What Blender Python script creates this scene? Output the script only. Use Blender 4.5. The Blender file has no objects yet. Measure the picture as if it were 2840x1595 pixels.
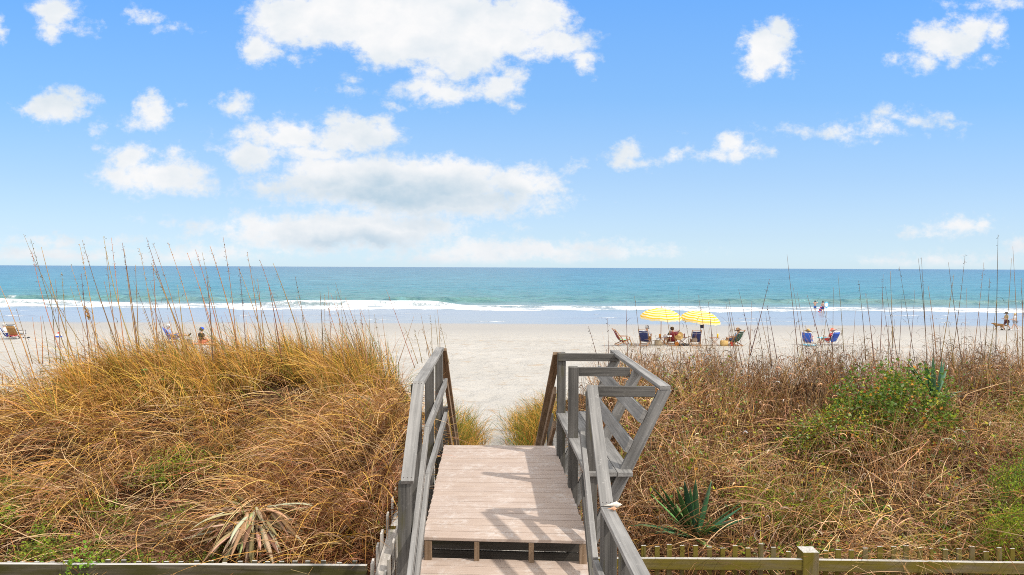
import bpy, math, random
import numpy as np
from mathutils import Matrix, Vector

random.seed(11)
rng = np.random.default_rng(11)
scene = bpy.context.scene
COL = scene.collection
R = math.radians

# ------------------------------------------------------------------ camera
W0, H0, F0 = 2840.0, 1595.0, 1893.0
CAM_Z = 6.2
PITCH, ROLL = 1.686, 0.244
cam_d = bpy.data.cameras.new("camera")
cam_d.sensor_width = 36.0
cam_d.lens = F0 / W0 * 36.0
cam_d.clip_start = 0.05
cam_d.clip_end = 200000.0
cam = bpy.data.objects.new("camera", cam_d)
COL.objects.link(cam)
CROT = Matrix.Rotation(R(90 - PITCH), 3, 'X') @ Matrix.Rotation(R(ROLL), 3, 'Z')
cam.matrix_world = Matrix.Translation((0, 0, CAM_Z)) @ CROT.to_4x4()
scene.camera = cam

def ray(px, py):
    return CROT @ Vector(((px - W0 / 2) / F0, -(py - H0 / 2) / F0, -1.0))
def PZ(px, py, z):
    d = ray(px, py); t = (z - CAM_Z) / d.z
    return Vector((d.x * t, d.y * t, z))
def PY(px, py, y):
    d = ray(px, py); t = y / d.y
    return Vector((d.x * t, y, CAM_Z + d.z * t))
def disp(x, y):                     # measured on the 2576 px wide view of the photo
    return x * W0 / 2576.0, y * W0 / 2576.0

# ------------------------------------------------------------------ terrain
def ss(a, b, x):
    t = np.clip((np.asarray(x, float) - a) / (b - a), 0, 1)
    return t * t * (3 - 2 * t)
_lat = np.random.default_rng(5).random((256, 256))
def vnoise(x, y, s):
    x = np.asarray(x, float) * s; y = np.asarray(y, float) * s
    xi = np.floor(x).astype(int); yi = np.floor(y).astype(int)
    fx = x - xi; fy = y - yi
    fx = fx * fx * (3 - 2 * fx); fy = fy * fy * (3 - 2 * fy)
    a = _lat[xi % 256, yi % 256]; b = _lat[(xi + 1) % 256, yi % 256]
    c = _lat[xi % 256, (yi + 1) % 256]; d = _lat[(xi + 1) % 256, (yi + 1) % 256]
    return (a * (1 - fx) + b * fx) * (1 - fy) + (c * (1 - fx) + d * fx) * fy
PROF_Y = [-40, 4, 8, 10, 13, 15, 20, 30, 42, 55, 65, 72, 76, 100, 140, 400, 2000]
PROF_Z = [3.0, 3.0, 2.95, 2.85, 2.48, 2.32, 2.12, 1.85, 1.5, .85, .36, .12, -.03, -.6, -1.5, -6, -20]
def prof(y):
    return np.interp(y, PROF_Y, PROF_Z)
def axis_x(y):
    return .145 - .0355 * np.asarray(y, float)
def dune_mask(x, y):
    ax = np.abs(np.asarray(x, float) - axis_x(y))
    lo = np.interp(y, [5, 9, 13, 16], [.85, .85, .75, .6])
    m = ss(0, 1, (ax - lo) / 1.15)
    return np.where(np.asarray(x, float) < axis_x(y), np.maximum(m, ss(.80, 1.2, axis_x(y) - x) * ss(5.3, 6.4, y) * ss(10, 9, y)), m)
def ground(x, y):
    x = np.asarray(x, float); y = np.asarray(y, float)
    p = prof(y)
    dl = np.interp(y, [-40, 5, 6, 7.5, 9, 10.5, 12, 13.5, 16, 19, 21], [3.0, 3.02, 3.12, 3.46, 3.72, 4.12, 4.10, 3.7, 2.8, 2.1, -60])
    dl = dl + .38 * ss(-2.9, -1.5, x) * ss(5.9, 7.0, y) * ss(9.5, 8.2, y)
    dl = dl - .75 * ss(-6.0, -9.5, x) * ss(6, 10, y) + .12 * ss(-1.5, -4, x) * ss(6, 9, y)
    dr = np.interp(y, [-40, 5, 6, 7.5, 9, 10.5, 12, 13.5, 16, 19, 21], [3.0, 3.0, 3.12, 3.35, 3.62, 3.9, 4.0, 3.75, 2.9, 2.1, -60])
    d = np.where(x < axis_x(y), dl, dr)
    d = d + ((vnoise(x + 40, y + 40, .9) - .5) * .30 + (vnoise(x + 4, y + 14, 2.1) - .5) * .22) * ss(5.5, 8, y)
    m = dune_mask(x, y)
    z = p + m * np.maximum(d - p, 0)
    z = z + (vnoise(x + 7, y + 9, .45) - .5) * .10 * ss(14, 18, y) * ss(68, 50, y)
    z = z + ((vnoise(x + 7, y + 9, 2.2) - .5) * .06 + (vnoise(x + 17, y + 29, 1.05) - .5) * .12) * ss(12, 16, y) * ss(60, 30, y)
    return z
def gz(x, y):
    return float(ground(x, y))
def G(px, py):                      # where the sight line through a photo pixel meets the beach
    y = 40.0
    for _ in range(60):
        z = float(ground(PY(px, py, y).x, y)); n = PZ(px, py, z)
        y = .5 * y + .5 * n.y
    p = PY(px, py, y)
    return Vector((p.x, p.y, gz(p.x, p.y)))

# ------------------------------------------------------------------ node helpers
class NT:
    def __init__(s, tree): s.t = tree; s.n = tree.nodes; s.l = tree.links
    def node(s, typ, **kw):
        n = s.n.new(typ)
        for k, v in kw.items(): setattr(n, k, v)
        return n
    def link(s, a, b): s.l.new(a, b)
    def inp(s, sock, v):
        if v is None: return
        if isinstance(v, bpy.types.NodeSocket): s.l.new(v, sock)
        else: sock.default_value = v
    def math(s, op, a, b=None, c=None, clamp=False):
        n = s.node('ShaderNodeMath', operation=op); n.use_clamp = clamp
        for i, v in enumerate((a, b, c)): s.inp(n.inputs[i], v)
        return n.outputs[0]
    def vmath(s, op, a, b=None, c=None, scale=None):
        n = s.node('ShaderNodeVectorMath', operation=op)
        for i, v in enumerate((a, b, c)):
            if v is not None: s.inp(n.inputs[i], v)
        if scale is not None: s.inp(n.inputs['Scale'], scale)
        return n.outputs['Value'] if op in ('LENGTH', 'DOT_PRODUCT', 'DISTANCE') else n.outputs[0]
    def mix(s, f, a, b, blend='MIX'):
        n = s.node('ShaderNodeMix', data_type='RGBA', blend_type=blend)
        s.inp(n.inputs[0], f); s.inp(n.inputs[6], a); s.inp(n.inputs[7], b)
        return n.outputs[2]
    def noise(s, vec, scale, detail=3, rough=.55, dim='3D', dist=0.0):
        n = s.node('ShaderNodeTexNoise', noise_dimensions=dim)
        s.inp(n.inputs['Vector'], vec); s.inp(n.inputs['Scale'], scale)
        n.inputs['Detail'].default_value = detail; n.inputs['Roughness'].default_value = rough
        n.inputs['Distortion'].default_value = dist
        return n
    def ramp(s, f, stops, interp='LINEAR'):
        n = s.node('ShaderNodeValToRGB'); cr = n.color_ramp; cr.interpolation = interp
        while len(cr.elements) < len(stops): cr.elements.new(.5)
        for e, (p, c) in zip(cr.elements, stops):
            e.position = p; e.color = (c, c, c, 1) if isinstance(c, (int, float)) else (*c, 1)
        s.inp(n.inputs[0], f)
        return n.outputs[0]
    def mrange(s, v, a, b, c=0.0, d=1.0, smooth=False):
        n = s.node('ShaderNodeMapRange'); n.clamp = True
        if smooth: n.interpolation_type = 'SMOOTHSTEP'
        s.inp(n.inputs[0], v); s.inp(n.inputs[1], a); s.inp(n.inputs[2], b)
        s.inp(n.inputs[3], c); s.inp(n.inputs[4], d)
        return n.outputs[0]
    def mapping(s, vec, scale=(1, 1, 1), loc=(0, 0, 0)):
        n = s.node('ShaderNodeMapping'); s.inp(n.inputs[0], vec)
        n.inputs['Scale'].default_value = scale; n.inputs['Location'].default_value = loc
        return n.outputs[0]
    def bump(s, h, strength, dist):
        n = s.node('ShaderNodeBump'); s.inp(n.inputs['Height'], h)
        n.inputs['Strength'].default_value = strength; n.inputs['Distance'].default_value = dist
        return n.outputs[0]
    def attr(s, name, out='Vector'):
        n = s.node('ShaderNodeAttribute', attribute_name=name); return n.outputs[out]

def new_mat(name):
    m = bpy.data.materials.new(name); m.use_nodes = True
    nt = NT(m.node_tree); b = m.node_tree.nodes['Principled BSDF']
    return m, nt, b
def rgb(c): return (c[0], c[1], c[2], 1.0)

def plain(name, col, rough=.7, var=.15, metal=0.0, scale=30.0, sheen=0.0):
    m, nt, b = new_mat(name)
    co = nt.node('ShaderNodeTexCoord').outputs['Object']
    n = nt.noise(co, scale, 3)
    v = nt.mrange(n.outputs[0], .3, .7, 1 - var, 1 + var)
    c = nt.vmath('SCALE', tuple(col), scale=v)
    nt.link(c, b.inputs['Base Color'])
    b.inputs['Roughness'].default_value = rough; b.inputs['Metallic'].default_value = metal
    nt.link(nt.bump(n.outputs[0], .15, .004), b.inputs['Normal'])
    return m

def wood(name, c_dark, c_light, moss=0.0, moss_col=(.12, .11, .03), rough=.8, bleach=0.0):
    """weathered lumber: the grain runs along x of the 'grain' attribute"""
    m, nt, b = new_mat(name)
    g = nt.attr('grain')
    fib = nt.noise(nt.mapping(g, (1.6, 55, 55)), 1.0, 4, .6)
    rings = nt.noise(nt.mapping(g, (.9, 16, 16)), 1.0, 3, .5, dist=.6)
    blot = nt.noise(nt.mapping(g, (2.2, 5, 5)), 1.0, 3, .55)
    speck = nt.noise(nt.mapping(g, (60, 60, 60)), 1.0, 2, .5)
    t = nt.math('ADD', nt.math('MULTIPLY', fib.outputs[0], .5), nt.math('MULTIPLY', rings.outputs[0], .5))
    c = nt.mix(nt.mrange(t, .36, .64), rgb(c_dark), rgb(c_light))
    c = nt.mix(nt.mrange(blot.outputs[0], .38, .68, 0, .45), c, rgb([v * .62 for v in c_dark]))
    c = nt.mix(nt.mrange(speck.outputs[0], .62, .75, 0, .35), c, rgb([min(1, v * 1.4) for v in c_light]))
    # thin dark checks along the grain
    chk = nt.noise(nt.mapping(g, (.8, 38, 38), (3, 1, 2)), 1.0, 2, .5)
    ck = nt.mrange(chk.outputs[0], .66, .72, 0, .7)
    c = nt.mix(ck, c, rgb([v * .35 for v in c_dark]))
    if moss:
        mo = nt.noise(nt.mapping(g, (1.7, 9, 9), (5, 3, 1)), 1.0, 4, .6)
        c = nt.mix(nt.mrange(mo.outputs[0], .60 - .25 * moss, .74 - .2 * moss, 0, .85), c, rgb(moss_col))
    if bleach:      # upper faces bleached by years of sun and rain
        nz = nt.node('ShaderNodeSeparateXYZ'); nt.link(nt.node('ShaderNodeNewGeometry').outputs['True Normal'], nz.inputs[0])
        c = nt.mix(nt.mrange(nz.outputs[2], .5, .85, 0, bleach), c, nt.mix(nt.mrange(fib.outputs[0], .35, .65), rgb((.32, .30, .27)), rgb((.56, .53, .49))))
    nt.link(c, b.inputs['Base Color'])
    b.inputs['Roughness'].default_value = rough
    b.inputs['Specular IOR Level'].default_value = .1
    h = nt.math('SUBTRACT', nt.math('MULTIPLY', fib.outputs[0], 1.0), nt.math('MULTIPLY', ck, 1.2))
    nt.link(nt.bump(h, .5, .004), b.inputs['Normal'])
    return m

M = {}
M['grey_wood'] = wood('grey_weathered_wood', (.155, .148, .139), (.325, .308, .287))
M['grey_wood_dark'] = wood('grey_weathered_post_wood', (.066, .061, .055), (.165, .153, .138), moss=.25, moss_col=(.085, .075, .03))
M['brown_wood'] = wood('brown_stair_rail_wood', (.15, .095, .055), (.33, .235, .16))
M['fence_wood'] = wood('mossy_fence_wood', (.115, .09, .048), (.23, .18, .10), moss=1.0, moss_col=(.145, .112, .012), bleach=.9)
M['fence_wood_dark'] = wood('dark_mossy_fence_wood', (.06, .05, .035), (.15, .125, .085), moss=.7, moss_col=(.055, .05, .012), bleach=.9)
M['fence_wood_pale'] = wood('pale_split_fence_wood', (.23, .20, .17), (.58, .53, .47), moss=.1, moss_col=(.13, .13, .06))
M['riser_wood'] = wood('dark_riser_wood', (.05, .043, .036), (.10, .088, .075), moss=.3, moss_col=(.04, .04, .015))

def deck_mat():
    m, nt, b = new_mat('tan_composite_decking')
    g = nt.attr('grain')
    fib = nt.noise(nt.mapping(g, (2.5, 70, 70)), 1.0, 4, .65)
    bd = nt.attr('board', 'Fac')
    co = nt.node('ShaderNodeTexCoord').outputs['Object']
    wear = nt.noise(co, 4.5, 5, .65)
    wear2 = nt.noise(co, 26, 4, .6)
    c = nt.mix(nt.mrange(fib.outputs[0], .35, .65), rgb((.345, .262, .212)), rgb((.46, .368, .308)))
    c = nt.mix(nt.math('MULTIPLY', bd, .55), c, rgb((.40, .305, .24)))
    w = nt.math('MULTIPLY', nt.mrange(wear.outputs[0], .45, .68), nt.mrange(wear2.outputs[0], .40, .62))
    c = nt.mix(nt.math('MULTIPLY', w, .62), c, rgb((.58, .53, .49)))
    nt.link(c, b.inputs['Base Color'])
    b.inputs['Roughness'].default_value = .62
    b.inputs['Specular IOR Level'].default_value = .12
    nt.link(nt.bump(fib.outputs[0], .35, .002), b.inputs['Normal'])
    return m
M['deck'] = deck_mat()

def leafy(name, rough=.6, trans=.25, spec=.2):
    """blade and leaf material: colour comes from the per-leaf 'tint' attribute"""
    m, nt, b = new_mat(name)
    c = nt.attr('tint', 'Color')
    nt.link(c, b.inputs['Base Color'])
    b.inputs['Roughness'].default_value = rough
    b.inputs['Specular IOR Level'].default_value = spec
    if trans:
        tr = nt.node('ShaderNodeBsdfTranslucent'); nt.link(c, tr.inputs['Color'])
        mx = nt.node('ShaderNodeMixShader'); mx.inputs[0].default_value = trans
        out = m.node_tree.nodes['Material Output']
        nt.link(b.outputs[0], mx.inputs[1]); nt.link(tr.outputs[0], mx.inputs[2])
        nt.link(mx.outputs[0], out.inputs['Surface'])
    return m
M['straw'] = leafy('dry_grass', .75, .12, .06)
M['leaf'] = leafy('green_leaf', .55, .3, .12)
M['yucca'] = leafy('stiff_yucca_leaf', .5, .08, .15)

# ------------------------------------------------------------------ mesh building
class MB:
    """collects shapes, builds them as one mesh object"""
    def __init__(s): s.v = []; s.f = []; s.g = []; s.b = []; s.c = []; s.has_c = False
    def add(s, verts, faces, grain=None, board=0.0, col=None):
        o = len(s.v); s.v += [tuple(v) for v in verts]
        s.f += [tuple(i + o for i in f) for f in faces]
        s.g += [tuple(x) for x in (grain if grain is not None else verts)]
        s.b += [board] * len(verts)
        if col is not None: s.has_c = True
        s.c += [col or (1, 1, 1)] * len(verts)
    def bar(s, p0, p1, w, t, up=(0, 0, 1), board=0.0, cap0=None, cap1=None):
        """straight board from p0 to p1 (centre line); w sideways, t along up; cap0/cap1 = end-cut normals"""
        p0 = Vector(p0); p1 = Vector(p1); d = (p1 - p0).normalized()
        u = Vector(up); side = d.cross(u).normalized(); u = side.cross(d).normalized()
        L = (p1 - p0).length; off = Vector((random.uniform(0, 50), random.uniform(0, 9), random.uniform(0, 9)))
        vs = []; gs = []
        for e, (p, cap) in enumerate(((p0, cap0), (p1, cap1))):
            for a, c in ((-1, -1), (1, -1), (1, 1), (-1, 1)):
                q = p + side * (a * w / 2) + u * (c * t / 2)
                if cap is not None:
                    n = Vector(cap); k = (p - q).dot(n) / d.dot(n); q = q + d * k
                vs.append(q); gs.append(off + Vector(((q - p0).dot(d), a * w / 2, c * t / 2)))
        s.add(vs, [(3, 2, 1, 0), (4, 5, 6, 7), (0, 1, 5, 4), (1, 2, 6, 5), (2, 3, 7, 6), (3, 0, 4, 7)], gs, board)
    def box(s, c, size, rz=0.0, col=None):
        cx, cy, cz = c; ca, sa = math.cos(rz), math.sin(rz); vs = []
        for dz in (-.5, .5):
            for dx, dy in ((-.5, -.5), (.5, -.5), (.5, .5), (-.5, .5)):
                x, y = dx * size[0], dy * size[1]
                vs.append((cx + x * ca - y * sa, cy + x * sa + y * ca, cz + dz * size[2]))
        s.add(vs, [(3, 2, 1, 0), (4, 5, 6, 7), (0, 1, 5, 4), (1, 2, 6, 5), (2, 3, 7, 6), (3, 0, 4, 7)], col=col)
    def tube(s, pts, r, n=8, col=None, flat=1.0):
        """round (or flattened) tube through pts; r a number or a list"""
        pts = [Vector(p) for p in pts]; k = len(pts)
        rs = r if isinstance(r, (list, tuple)) else [r] * k
        vs = []; prev = None
        for i, p in enumerate(pts):
            d = (pts[min(i + 1, k - 1)] - pts[max(i - 1, 0)]).normalized()
            if prev is None:
                ref = Vector((0, 0, 1)) if abs(d.z) < .9 else Vector((1, 0, 0))
                a = d.cross(ref).normalized()
            else: a = (prev - d * prev.dot(d)).normalized()
            b = d.cross(a); prev = a
            for j in range(n):
                t = 2 * math.pi * j / n
                vs.append(p + a * (math.cos(t) * rs[i]) + b * (math.sin(t) * rs[i] * flat))
        fs = [(i * n + j, i * n + (j + 1) % n, (i + 1) * n + (j + 1) % n, (i + 1) * n + j) for i in range(k - 1) for j in range(n)]
        fs += [tuple(range(n - 1, -1, -1)), tuple((k - 1) * n + j for j in range(n))]
        s.add(vs, fs, col=col)
    def lathe(s, prof_, c=(0, 0, 0), n=16, col=None, sx=1.0, sy=1.0):
        vs = [(c[0] + r * sx * math.cos(2 * math.pi * j / n), c[1] + r * sy * math.sin(2 * math.pi * j / n), c[2] + z) for r, z in prof_ for j in range(n)]
        k = len(prof_)
        fs = [(i * n + j, i * n + (j + 1) % n, (i + 1) * n + (j + 1) % n, (i + 1) * n + j) for i in range(k - 1) for j in range(n)]
        fs += [tuple(range(n - 1, -1, -1)), tuple((k - 1) * n + j for j in range(n))]
        s.add(vs, fs, col=col)
    def sheet(s, rows, thick=.006, col=None):
        """thin solid cloth: rows = list of lists of points"""
        rows = [[Vector(p) for p in r] for r in rows]; a, b = len(rows), len(rows[0])
        nrm = []
        for i in range(a):
            for j in range(b):
                du = rows[i][min(j + 1, b - 1)] - rows[i][max(j - 1, 0)]
                dv = rows[min(i + 1, a - 1)][j] - rows[max(i - 1, 0)][j]
                nn = du.cross(dv); nrm.append(nn.normalized() if nn.length > 1e-9 else Vector((0, 0, 1)))
        top = [rows[i][j] + nrm[i * b + j] * (thick / 2) for i in range(a) for j in range(b)]
        bot = [rows[i][j] - nrm[i * b + j] * (thick / 2) for i in range(a) for j in range(b)]
        N = a * b; fs = []
        for i in range(a - 1):
            for j in range(b - 1):
                q = (i * b + j, i * b + j + 1, (i + 1) * b + j + 1, (i + 1) * b + j)
                fs.append(q); fs.append(tuple(N + k for k in reversed(q)))
        rim = [j for j in range(b)] + [i * b + b - 1 for i in range(1, a)] + [(a - 1) * b + j for j in range(b - 2, -1, -1)] + [i * b for i in range(a - 2, 0, -1)]
        for i in range(len(rim)):
            p, q = rim[i], rim[(i + 1) % len(rim)]
            fs.append((q, p, N + p, N + q))
        s.add(top + bot, fs, col=col)
    def build(s, name, mat, parent=None, bevel=0.0, smooth=False):
        me = bpy.data.meshes.new(name); me.from_pydata(s.v, [], s.f); me.update()
        a = me.attributes.new('grain', 'FLOAT_VECTOR', 'POINT'); a.data.foreach_set('vector', np.array(s.g, np.float32).ravel())
        a = me.attributes.new('board', 'FLOAT', 'POINT'); a.data.foreach_set('value', np.array(s.b, np.float32))
        if s.has_c:
            a = me.attributes.new('tint', 'FLOAT_COLOR', 'POINT')
            a.data.foreach_set('color', np.array([(*c, 1) for c in s.c], np.float32).ravel())
        if smooth: me.polygons.foreach_set('use_smooth', [True] * len(me.polygons))
        me.materials.append(mat)
        o = bpy.data.objects.new(name, me); COL.objects.link(o)
        if parent is not None: o.parent = parent
        if bevel:
            bm = o.modifiers.new('bevel', 'BEVEL'); bm.width = bevel; bm.segments = 2; bm.limit_method = 'ANGLE'
        return o

def tag(o, label=None, cat=None, group=None, kind=None):
    if label: o['label'] = label
    if cat: o['category'] = cat
    if group: o['group'] = group
    if kind: o['kind'] = kind
    return o
def empty(name, loc, label, cat, group=None, rz=0.0):
    o = bpy.data.objects.new(name, None); COL.objects.link(o)
    o.location = loc; o.rotation_euler = (0, 0, rz); o.empty_display_size = .2
    return tag(o, label, cat, group)

def mesh_np(name, verts, faces, mat, tint=None, smooth=True, parent=None, extra=None):
    """big mesh straight from numpy arrays (quads or triangles)"""
    me = bpy.data.meshes.new(name)
    nv, nf, k = len(verts), len(faces), faces.shape[1]
    me.vertices.add(nv); me.loops.add(nf * k); me.polygons.add(nf)
    me.vertices.foreach_set('co', np.ascontiguousarray(verts, np.float32).ravel())
    me.loops.foreach_set('vertex_index', np.ascontiguousarray(faces, np.int32).ravel())
    me.polygons.foreach_set('loop_start', np.arange(0, nf * k, k, dtype=np.int32))
    me.polygons.foreach_set('use_smooth', np.full(nf, smooth, bool))
    me.update(calc_edges=True)
    if tint is not None:
        a = me.attributes.new('tint', 'FLOAT_COLOR', 'POINT')
        c = np.ones((nv, 4), np.float32); c[:, :3] = tint
        a.data.foreach_set('color', c.ravel())
    for nm, arr in (extra or {}).items():
        a = me.attributes.new(nm, 'FLOAT', 'POINT'); a.data.foreach_set('value', np.asarray(arr, np.float32))
    me.materials.append(mat)
    o = bpy.data.objects.new(name, me); COL.objects.link(o)
    if parent is not None: o.parent = parent
    return o
# ------------------------------------------------------------------ sun, sky, clouds
SUN = Vector((.88, -.44, 1.2)).normalized()
SUN_EL = math.asin(SUN.z); SUN_AZ = math.atan2(SUN.x, SUN.y)
sd = bpy.data.lights.new("sun", 'SUN'); sd.energy = 2.85; sd.angle = R(1.4); sd.color = (1.0, .95, .87)
so = bpy.data.objects.new("sun", sd); COL.objects.link(so)
so.rotation_euler = SUN.to_track_quat('Z', 'Y').to_euler(); so.location = SUN * 50

world = bpy.data.worlds.new("World"); scene.world = world; world.use_nodes = True
wt = NT(world.node_tree)
for n in list(wt.n): wt.n.remove(n)
sky = wt.node('ShaderNodeTexSky', sky_type='NISHITA')
sky.sun_disc = False; sky.sun_elevation = SUN_EL; sky.sun_rotation = SUN_AZ
sky.altitude = 0; sky.air_density = 1.0; sky.dust_density = .35; sky.ozone_density = 2.2

CLOUDS = [  # centre and radii on the 2576 px wide view, thickness 1 = tall shaded cloud
 (760,50,125,60,0),(655,124,50,40,0),(900,40,170,68,0),(1050,60,170,88,0),(1180,84,135,78,0),(1120,150,75,40,0),(985,95,85,42,0),(1210,70,90,62,0),
 (1345,42,82,54,0),(1380,112,105,38,0),(1470,152,38,26,0),(1290,112,95,40,0),(1330,120,80,30,0),(730,150,22,9,0),
 (1130,224,130,30,0),(1255,204,58,36,0),(1090,180,50,26,0),(1150,175,40,25,0),(1285,268,18,12,0),
 (140,38,52,36,0),(122,75,32,26,0),(190,66,34,14,0),(330,28,22,18,0),(368,42,26,9,0),(440,66,24,7,0),(2,70,22,22,0),(262,62,10,9,0),
 (140,272,62,42,0),(188,238,34,22,0),(85,275,40,22,0),(230,320,21,13,0),(380,278,45,40,0),(335,305,38,14,0),(460,255,10,8,0),(585,264,34,20,0),(570,252,20,12,0),
 (335,392,42,34,0),(390,440,120,38,0),(472,474,56,22,0),(300,432,60,26,0),(420,462,80,26,1),(440,385,38,18,0),(268,376,26,10,0),
 (722,338,95,42,0),(885,340,105,44,0),(630,388,85,34,0),(960,330,42,40,0),(790,382,150,24,0),(610,335,45,16,0),(850,300,50,18,0),
 (1000,466,315,54,1),(850,432,130,33,1),(975,432,105,40,1),(1110,450,150,48,1),(1300,462,92,40,1),(1110,508,250,40,1),(672,462,38,26,0),
 (850,580,285,44,1),(960,572,170,40,1),(720,578,120,32,1),(1010,612,120,14,1),
 (1310,630,280,27,1),(1120,648,130,18,1),(130,606,150,13,0),(120,646,190,18,1),(460,640,150,20,1),(320,604,60,7,0),(1120,598,45,6,0),(400,550,22,6,0),
 (1582,380,34,28,0),(1572,400,40,20,0),(1622,402,36,11,0),(1700,390,30,17,0),(1840,372,44,32,0),(1880,385,40,18,0),(1805,390,38,15,0),(1935,385,26,9,0),
 (2112,326,46,19,0),(2215,316,62,19,0),(2290,296,52,17,0),(2390,296,28,15,0),(2160,330,120,8,0),
 (1925,128,56,52,0),(1972,82,34,34,0),(1915,170,42,30,0),(1985,160,24,20,0),
 (2370,108,82,44,0),(2440,72,48,36,0),(2315,150,46,26,0),(2400,150,30,18,0),(2500,90,20,30,0),(2240,152,14,9,0),(2482,152,22,8,0),
 (2430,566,70,22,0),(2480,556,34,20,0),(2360,582,40,8,0),(2558,618,42,24,0),(2400,658,130,19,0),(2270,662,90,14,0),
 (2540,8,60,10,0),(2480,18,36,7,0),(1445,416,17,10,0),(882,190,26,12,0),(880,218,24,8,0),(1000,268,12,6,0),(1315,570,12,6,0),
 # beyond the frame
 (-500,300,220,90,1),(-900,100,260,120,1),(3000,350,200,60,1),(3400,120,300,120,1),(1100,-400,380,150,1),(2300,-350,260,120,1),(100,-500,300,120,1),
]
co = wt.node('ShaderNodeTexCoord').outputs['Generated']
sx = wt.node('ShaderNodeSeparateXYZ'); wt.link(co, sx.inputs[0])
yy = wt.math('MAXIMUM', sx.outputs[1], .03)
u = wt.math('DIVIDE', sx.outputs[0], yy); v = wt.math('DIVIDE', sx.outputs[2], yy)
cb = wt.node('ShaderNodeCombineXYZ'); wt.link(u, cb.inputs[0]); wt.link(v, cb.inputs[1]); uv = cb.outputs[0]
# ragged outlines: bend the coordinates by noise before measuring each puff
flat_uv = wt.mapping(uv, (1, 1.25, 1))
n1 = wt.noise(flat_uv, 9.0, 6, .62); n2 = wt.noise(flat_uv, 30.0, 5, .6)
w1 = wt.vmath('SUBTRACT', n1.outputs[1], (.5, .5, .5)); w2 = wt.vmath('SUBTRACT', n2.outputs[1], (.5, .5, .5))
uvw = wt.vmath('ADD', wt.vmath('MULTIPLY_ADD', w1, (.066, .042, 0), uv), wt.vmath('MULTIPLY', w2, (.03, .022, 0)))

def field(vec, items):
    best = None
    for cx, cy, rx, ry, k in items:
        d = ray(*disp(cx, cy)); c = (d.x / d.y, d.z / d.y)
        gr = 1.27 if k or ry > 50 else 1.17
        a, b = disp(rx, 0)[0] / F0 * gr, disp(ry, 0)[0] / F0 * gr
        q = wt.vmath('MULTIPLY_ADD', vec, (1 / a, 1 / b, 0), (-c[0] / a, -c[1] / b, 0))
        s = wt.math('MULTIPLY_ADD', wt.vmath('LENGTH', q), -min(a, b), min(a, b))
        best = s if best is None else wt.math('MAXIMUM', best, s)
    return best
f_all = field(uvw, CLOUDS)
fine = wt.noise(flat_uv, 62.0, 6, .65)
billow = wt.noise(flat_uv, 22.0, 6, .6)
e = wt.math('MULTIPLY_ADD', wt.math('SUBTRACT', fine.outputs[0], .5), .028, f_all)
e = wt.math('MULTIPLY_ADD', wt.math('SUBTRACT', billow.outputs[0], .50), .046, e)
front = wt.mrange(sx.outputs[1], .06, .16)
low = wt.mrange(v, .0, .012)
dens = wt.math('MULTIPLY', wt.math('MULTIPLY', wt.mrange(e, -.006, .0165, smooth=True), front), low)
# self-shading: how much cloud lies above a point, toward the sun
up = wt.vmath('ADD', uvw, (.008, .021, 0))
f_up = field(up, [c for c in CLOUDS if c[4] == 1])
shade = wt.math('MULTIPLY', wt.mrange(f_up, -.002, .044, smooth=True), wt.mrange(f_all, .002, .02))
puff = wt.math('ADD', wt.mrange(billow.outputs[0], .40, .64, .0, .14), wt.mrange(wt.noise(wt.mapping(uv, (1, 1.6, 1), (.03, .07, 0)), 7.0, 4, .55).outputs[0], .42, .66, 0, .34))
shade = wt.math('ADD', wt.math('MULTIPLY', shade, .9), puff, clamp=True)
cloud = wt.mix(shade, rgb((7.1, 7.1, 7.15)), rgb((3.5, 4.65, 5.6)))

# clear-sky colour: Nishita, with the photo's deeper blue high up and cleaner horizon
el = wt.math('MAXIMUM', v, 0.0)
tint = wt.ramp(wt.mrange(v, 0, .40), [(.03, (.445, .55, .785)), (.12, (.435, .495, .63)), (.325, (.53, .57, .61)), (.615, (.48, .65, .72)), (.975, (.395, .68, .88))])
tint = wt.vmath('SCALE', tint, scale=2.0)
skyc = wt.vmath('MULTIPLY', sky.outputs[0], tint)
grad = wt.ramp(wt.mrange(v, 0, .40), [(.0, (.66, .84, .93)), (.05, (.64, .83, .95)), (.14, (.575, .785, .98)), (.325, (.42, .665, 1.0)), (.615, (.26, .54, 1.0)), (.975, (.18, .455, 1.0)), (1, (.175, .45, 1.0))])
skyc = wt.mix(.78, skyc, wt.vmath('SCALE', grad, scale=7.25))
final = wt.mix(dens, skyc, cloud)
# unseen bright cloud added over and behind the camera to supply fill light
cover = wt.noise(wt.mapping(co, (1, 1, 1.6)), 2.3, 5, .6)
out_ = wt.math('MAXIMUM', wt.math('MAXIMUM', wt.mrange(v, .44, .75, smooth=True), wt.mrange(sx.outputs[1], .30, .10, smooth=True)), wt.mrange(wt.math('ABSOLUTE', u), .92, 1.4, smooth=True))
fill_veil = wt.math('MULTIPLY', out_, wt.mrange(cover.outputs[0], .36, .54, .35, .95, smooth=True))
final = wt.mix(fill_veil, final, rgb((13.0, 12.7, 12.1)))
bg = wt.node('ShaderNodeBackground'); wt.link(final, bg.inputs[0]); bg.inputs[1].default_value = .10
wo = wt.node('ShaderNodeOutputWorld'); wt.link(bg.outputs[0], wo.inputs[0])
try:
    world.cycles.sampling_method = 'MANUAL'; world.cycles.sample_map_resolution = 512
except Exception: pass

vs = scene.view_settings
vs.view_transform = 'Standard'; vs.look = 'None'; vs.exposure = 0.45; vs.gamma = 1.0; vs.use_curve_mapping = False
scene.render.engine = 'CYCLES'
scene.cycles.max_bounces = 5; scene.cycles.diffuse_bounces = 3; scene.cycles.glossy_bounces = 2
scene.cycles.transmission_bounces = 2; scene.cycles.transparent_max_bounces = 4
scene.cycles.use_denoising = False
scene.cycles.filter_width = .95
scene.cycles.caustics_reflective = False; scene.cycles.caustics_refractive = False
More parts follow.
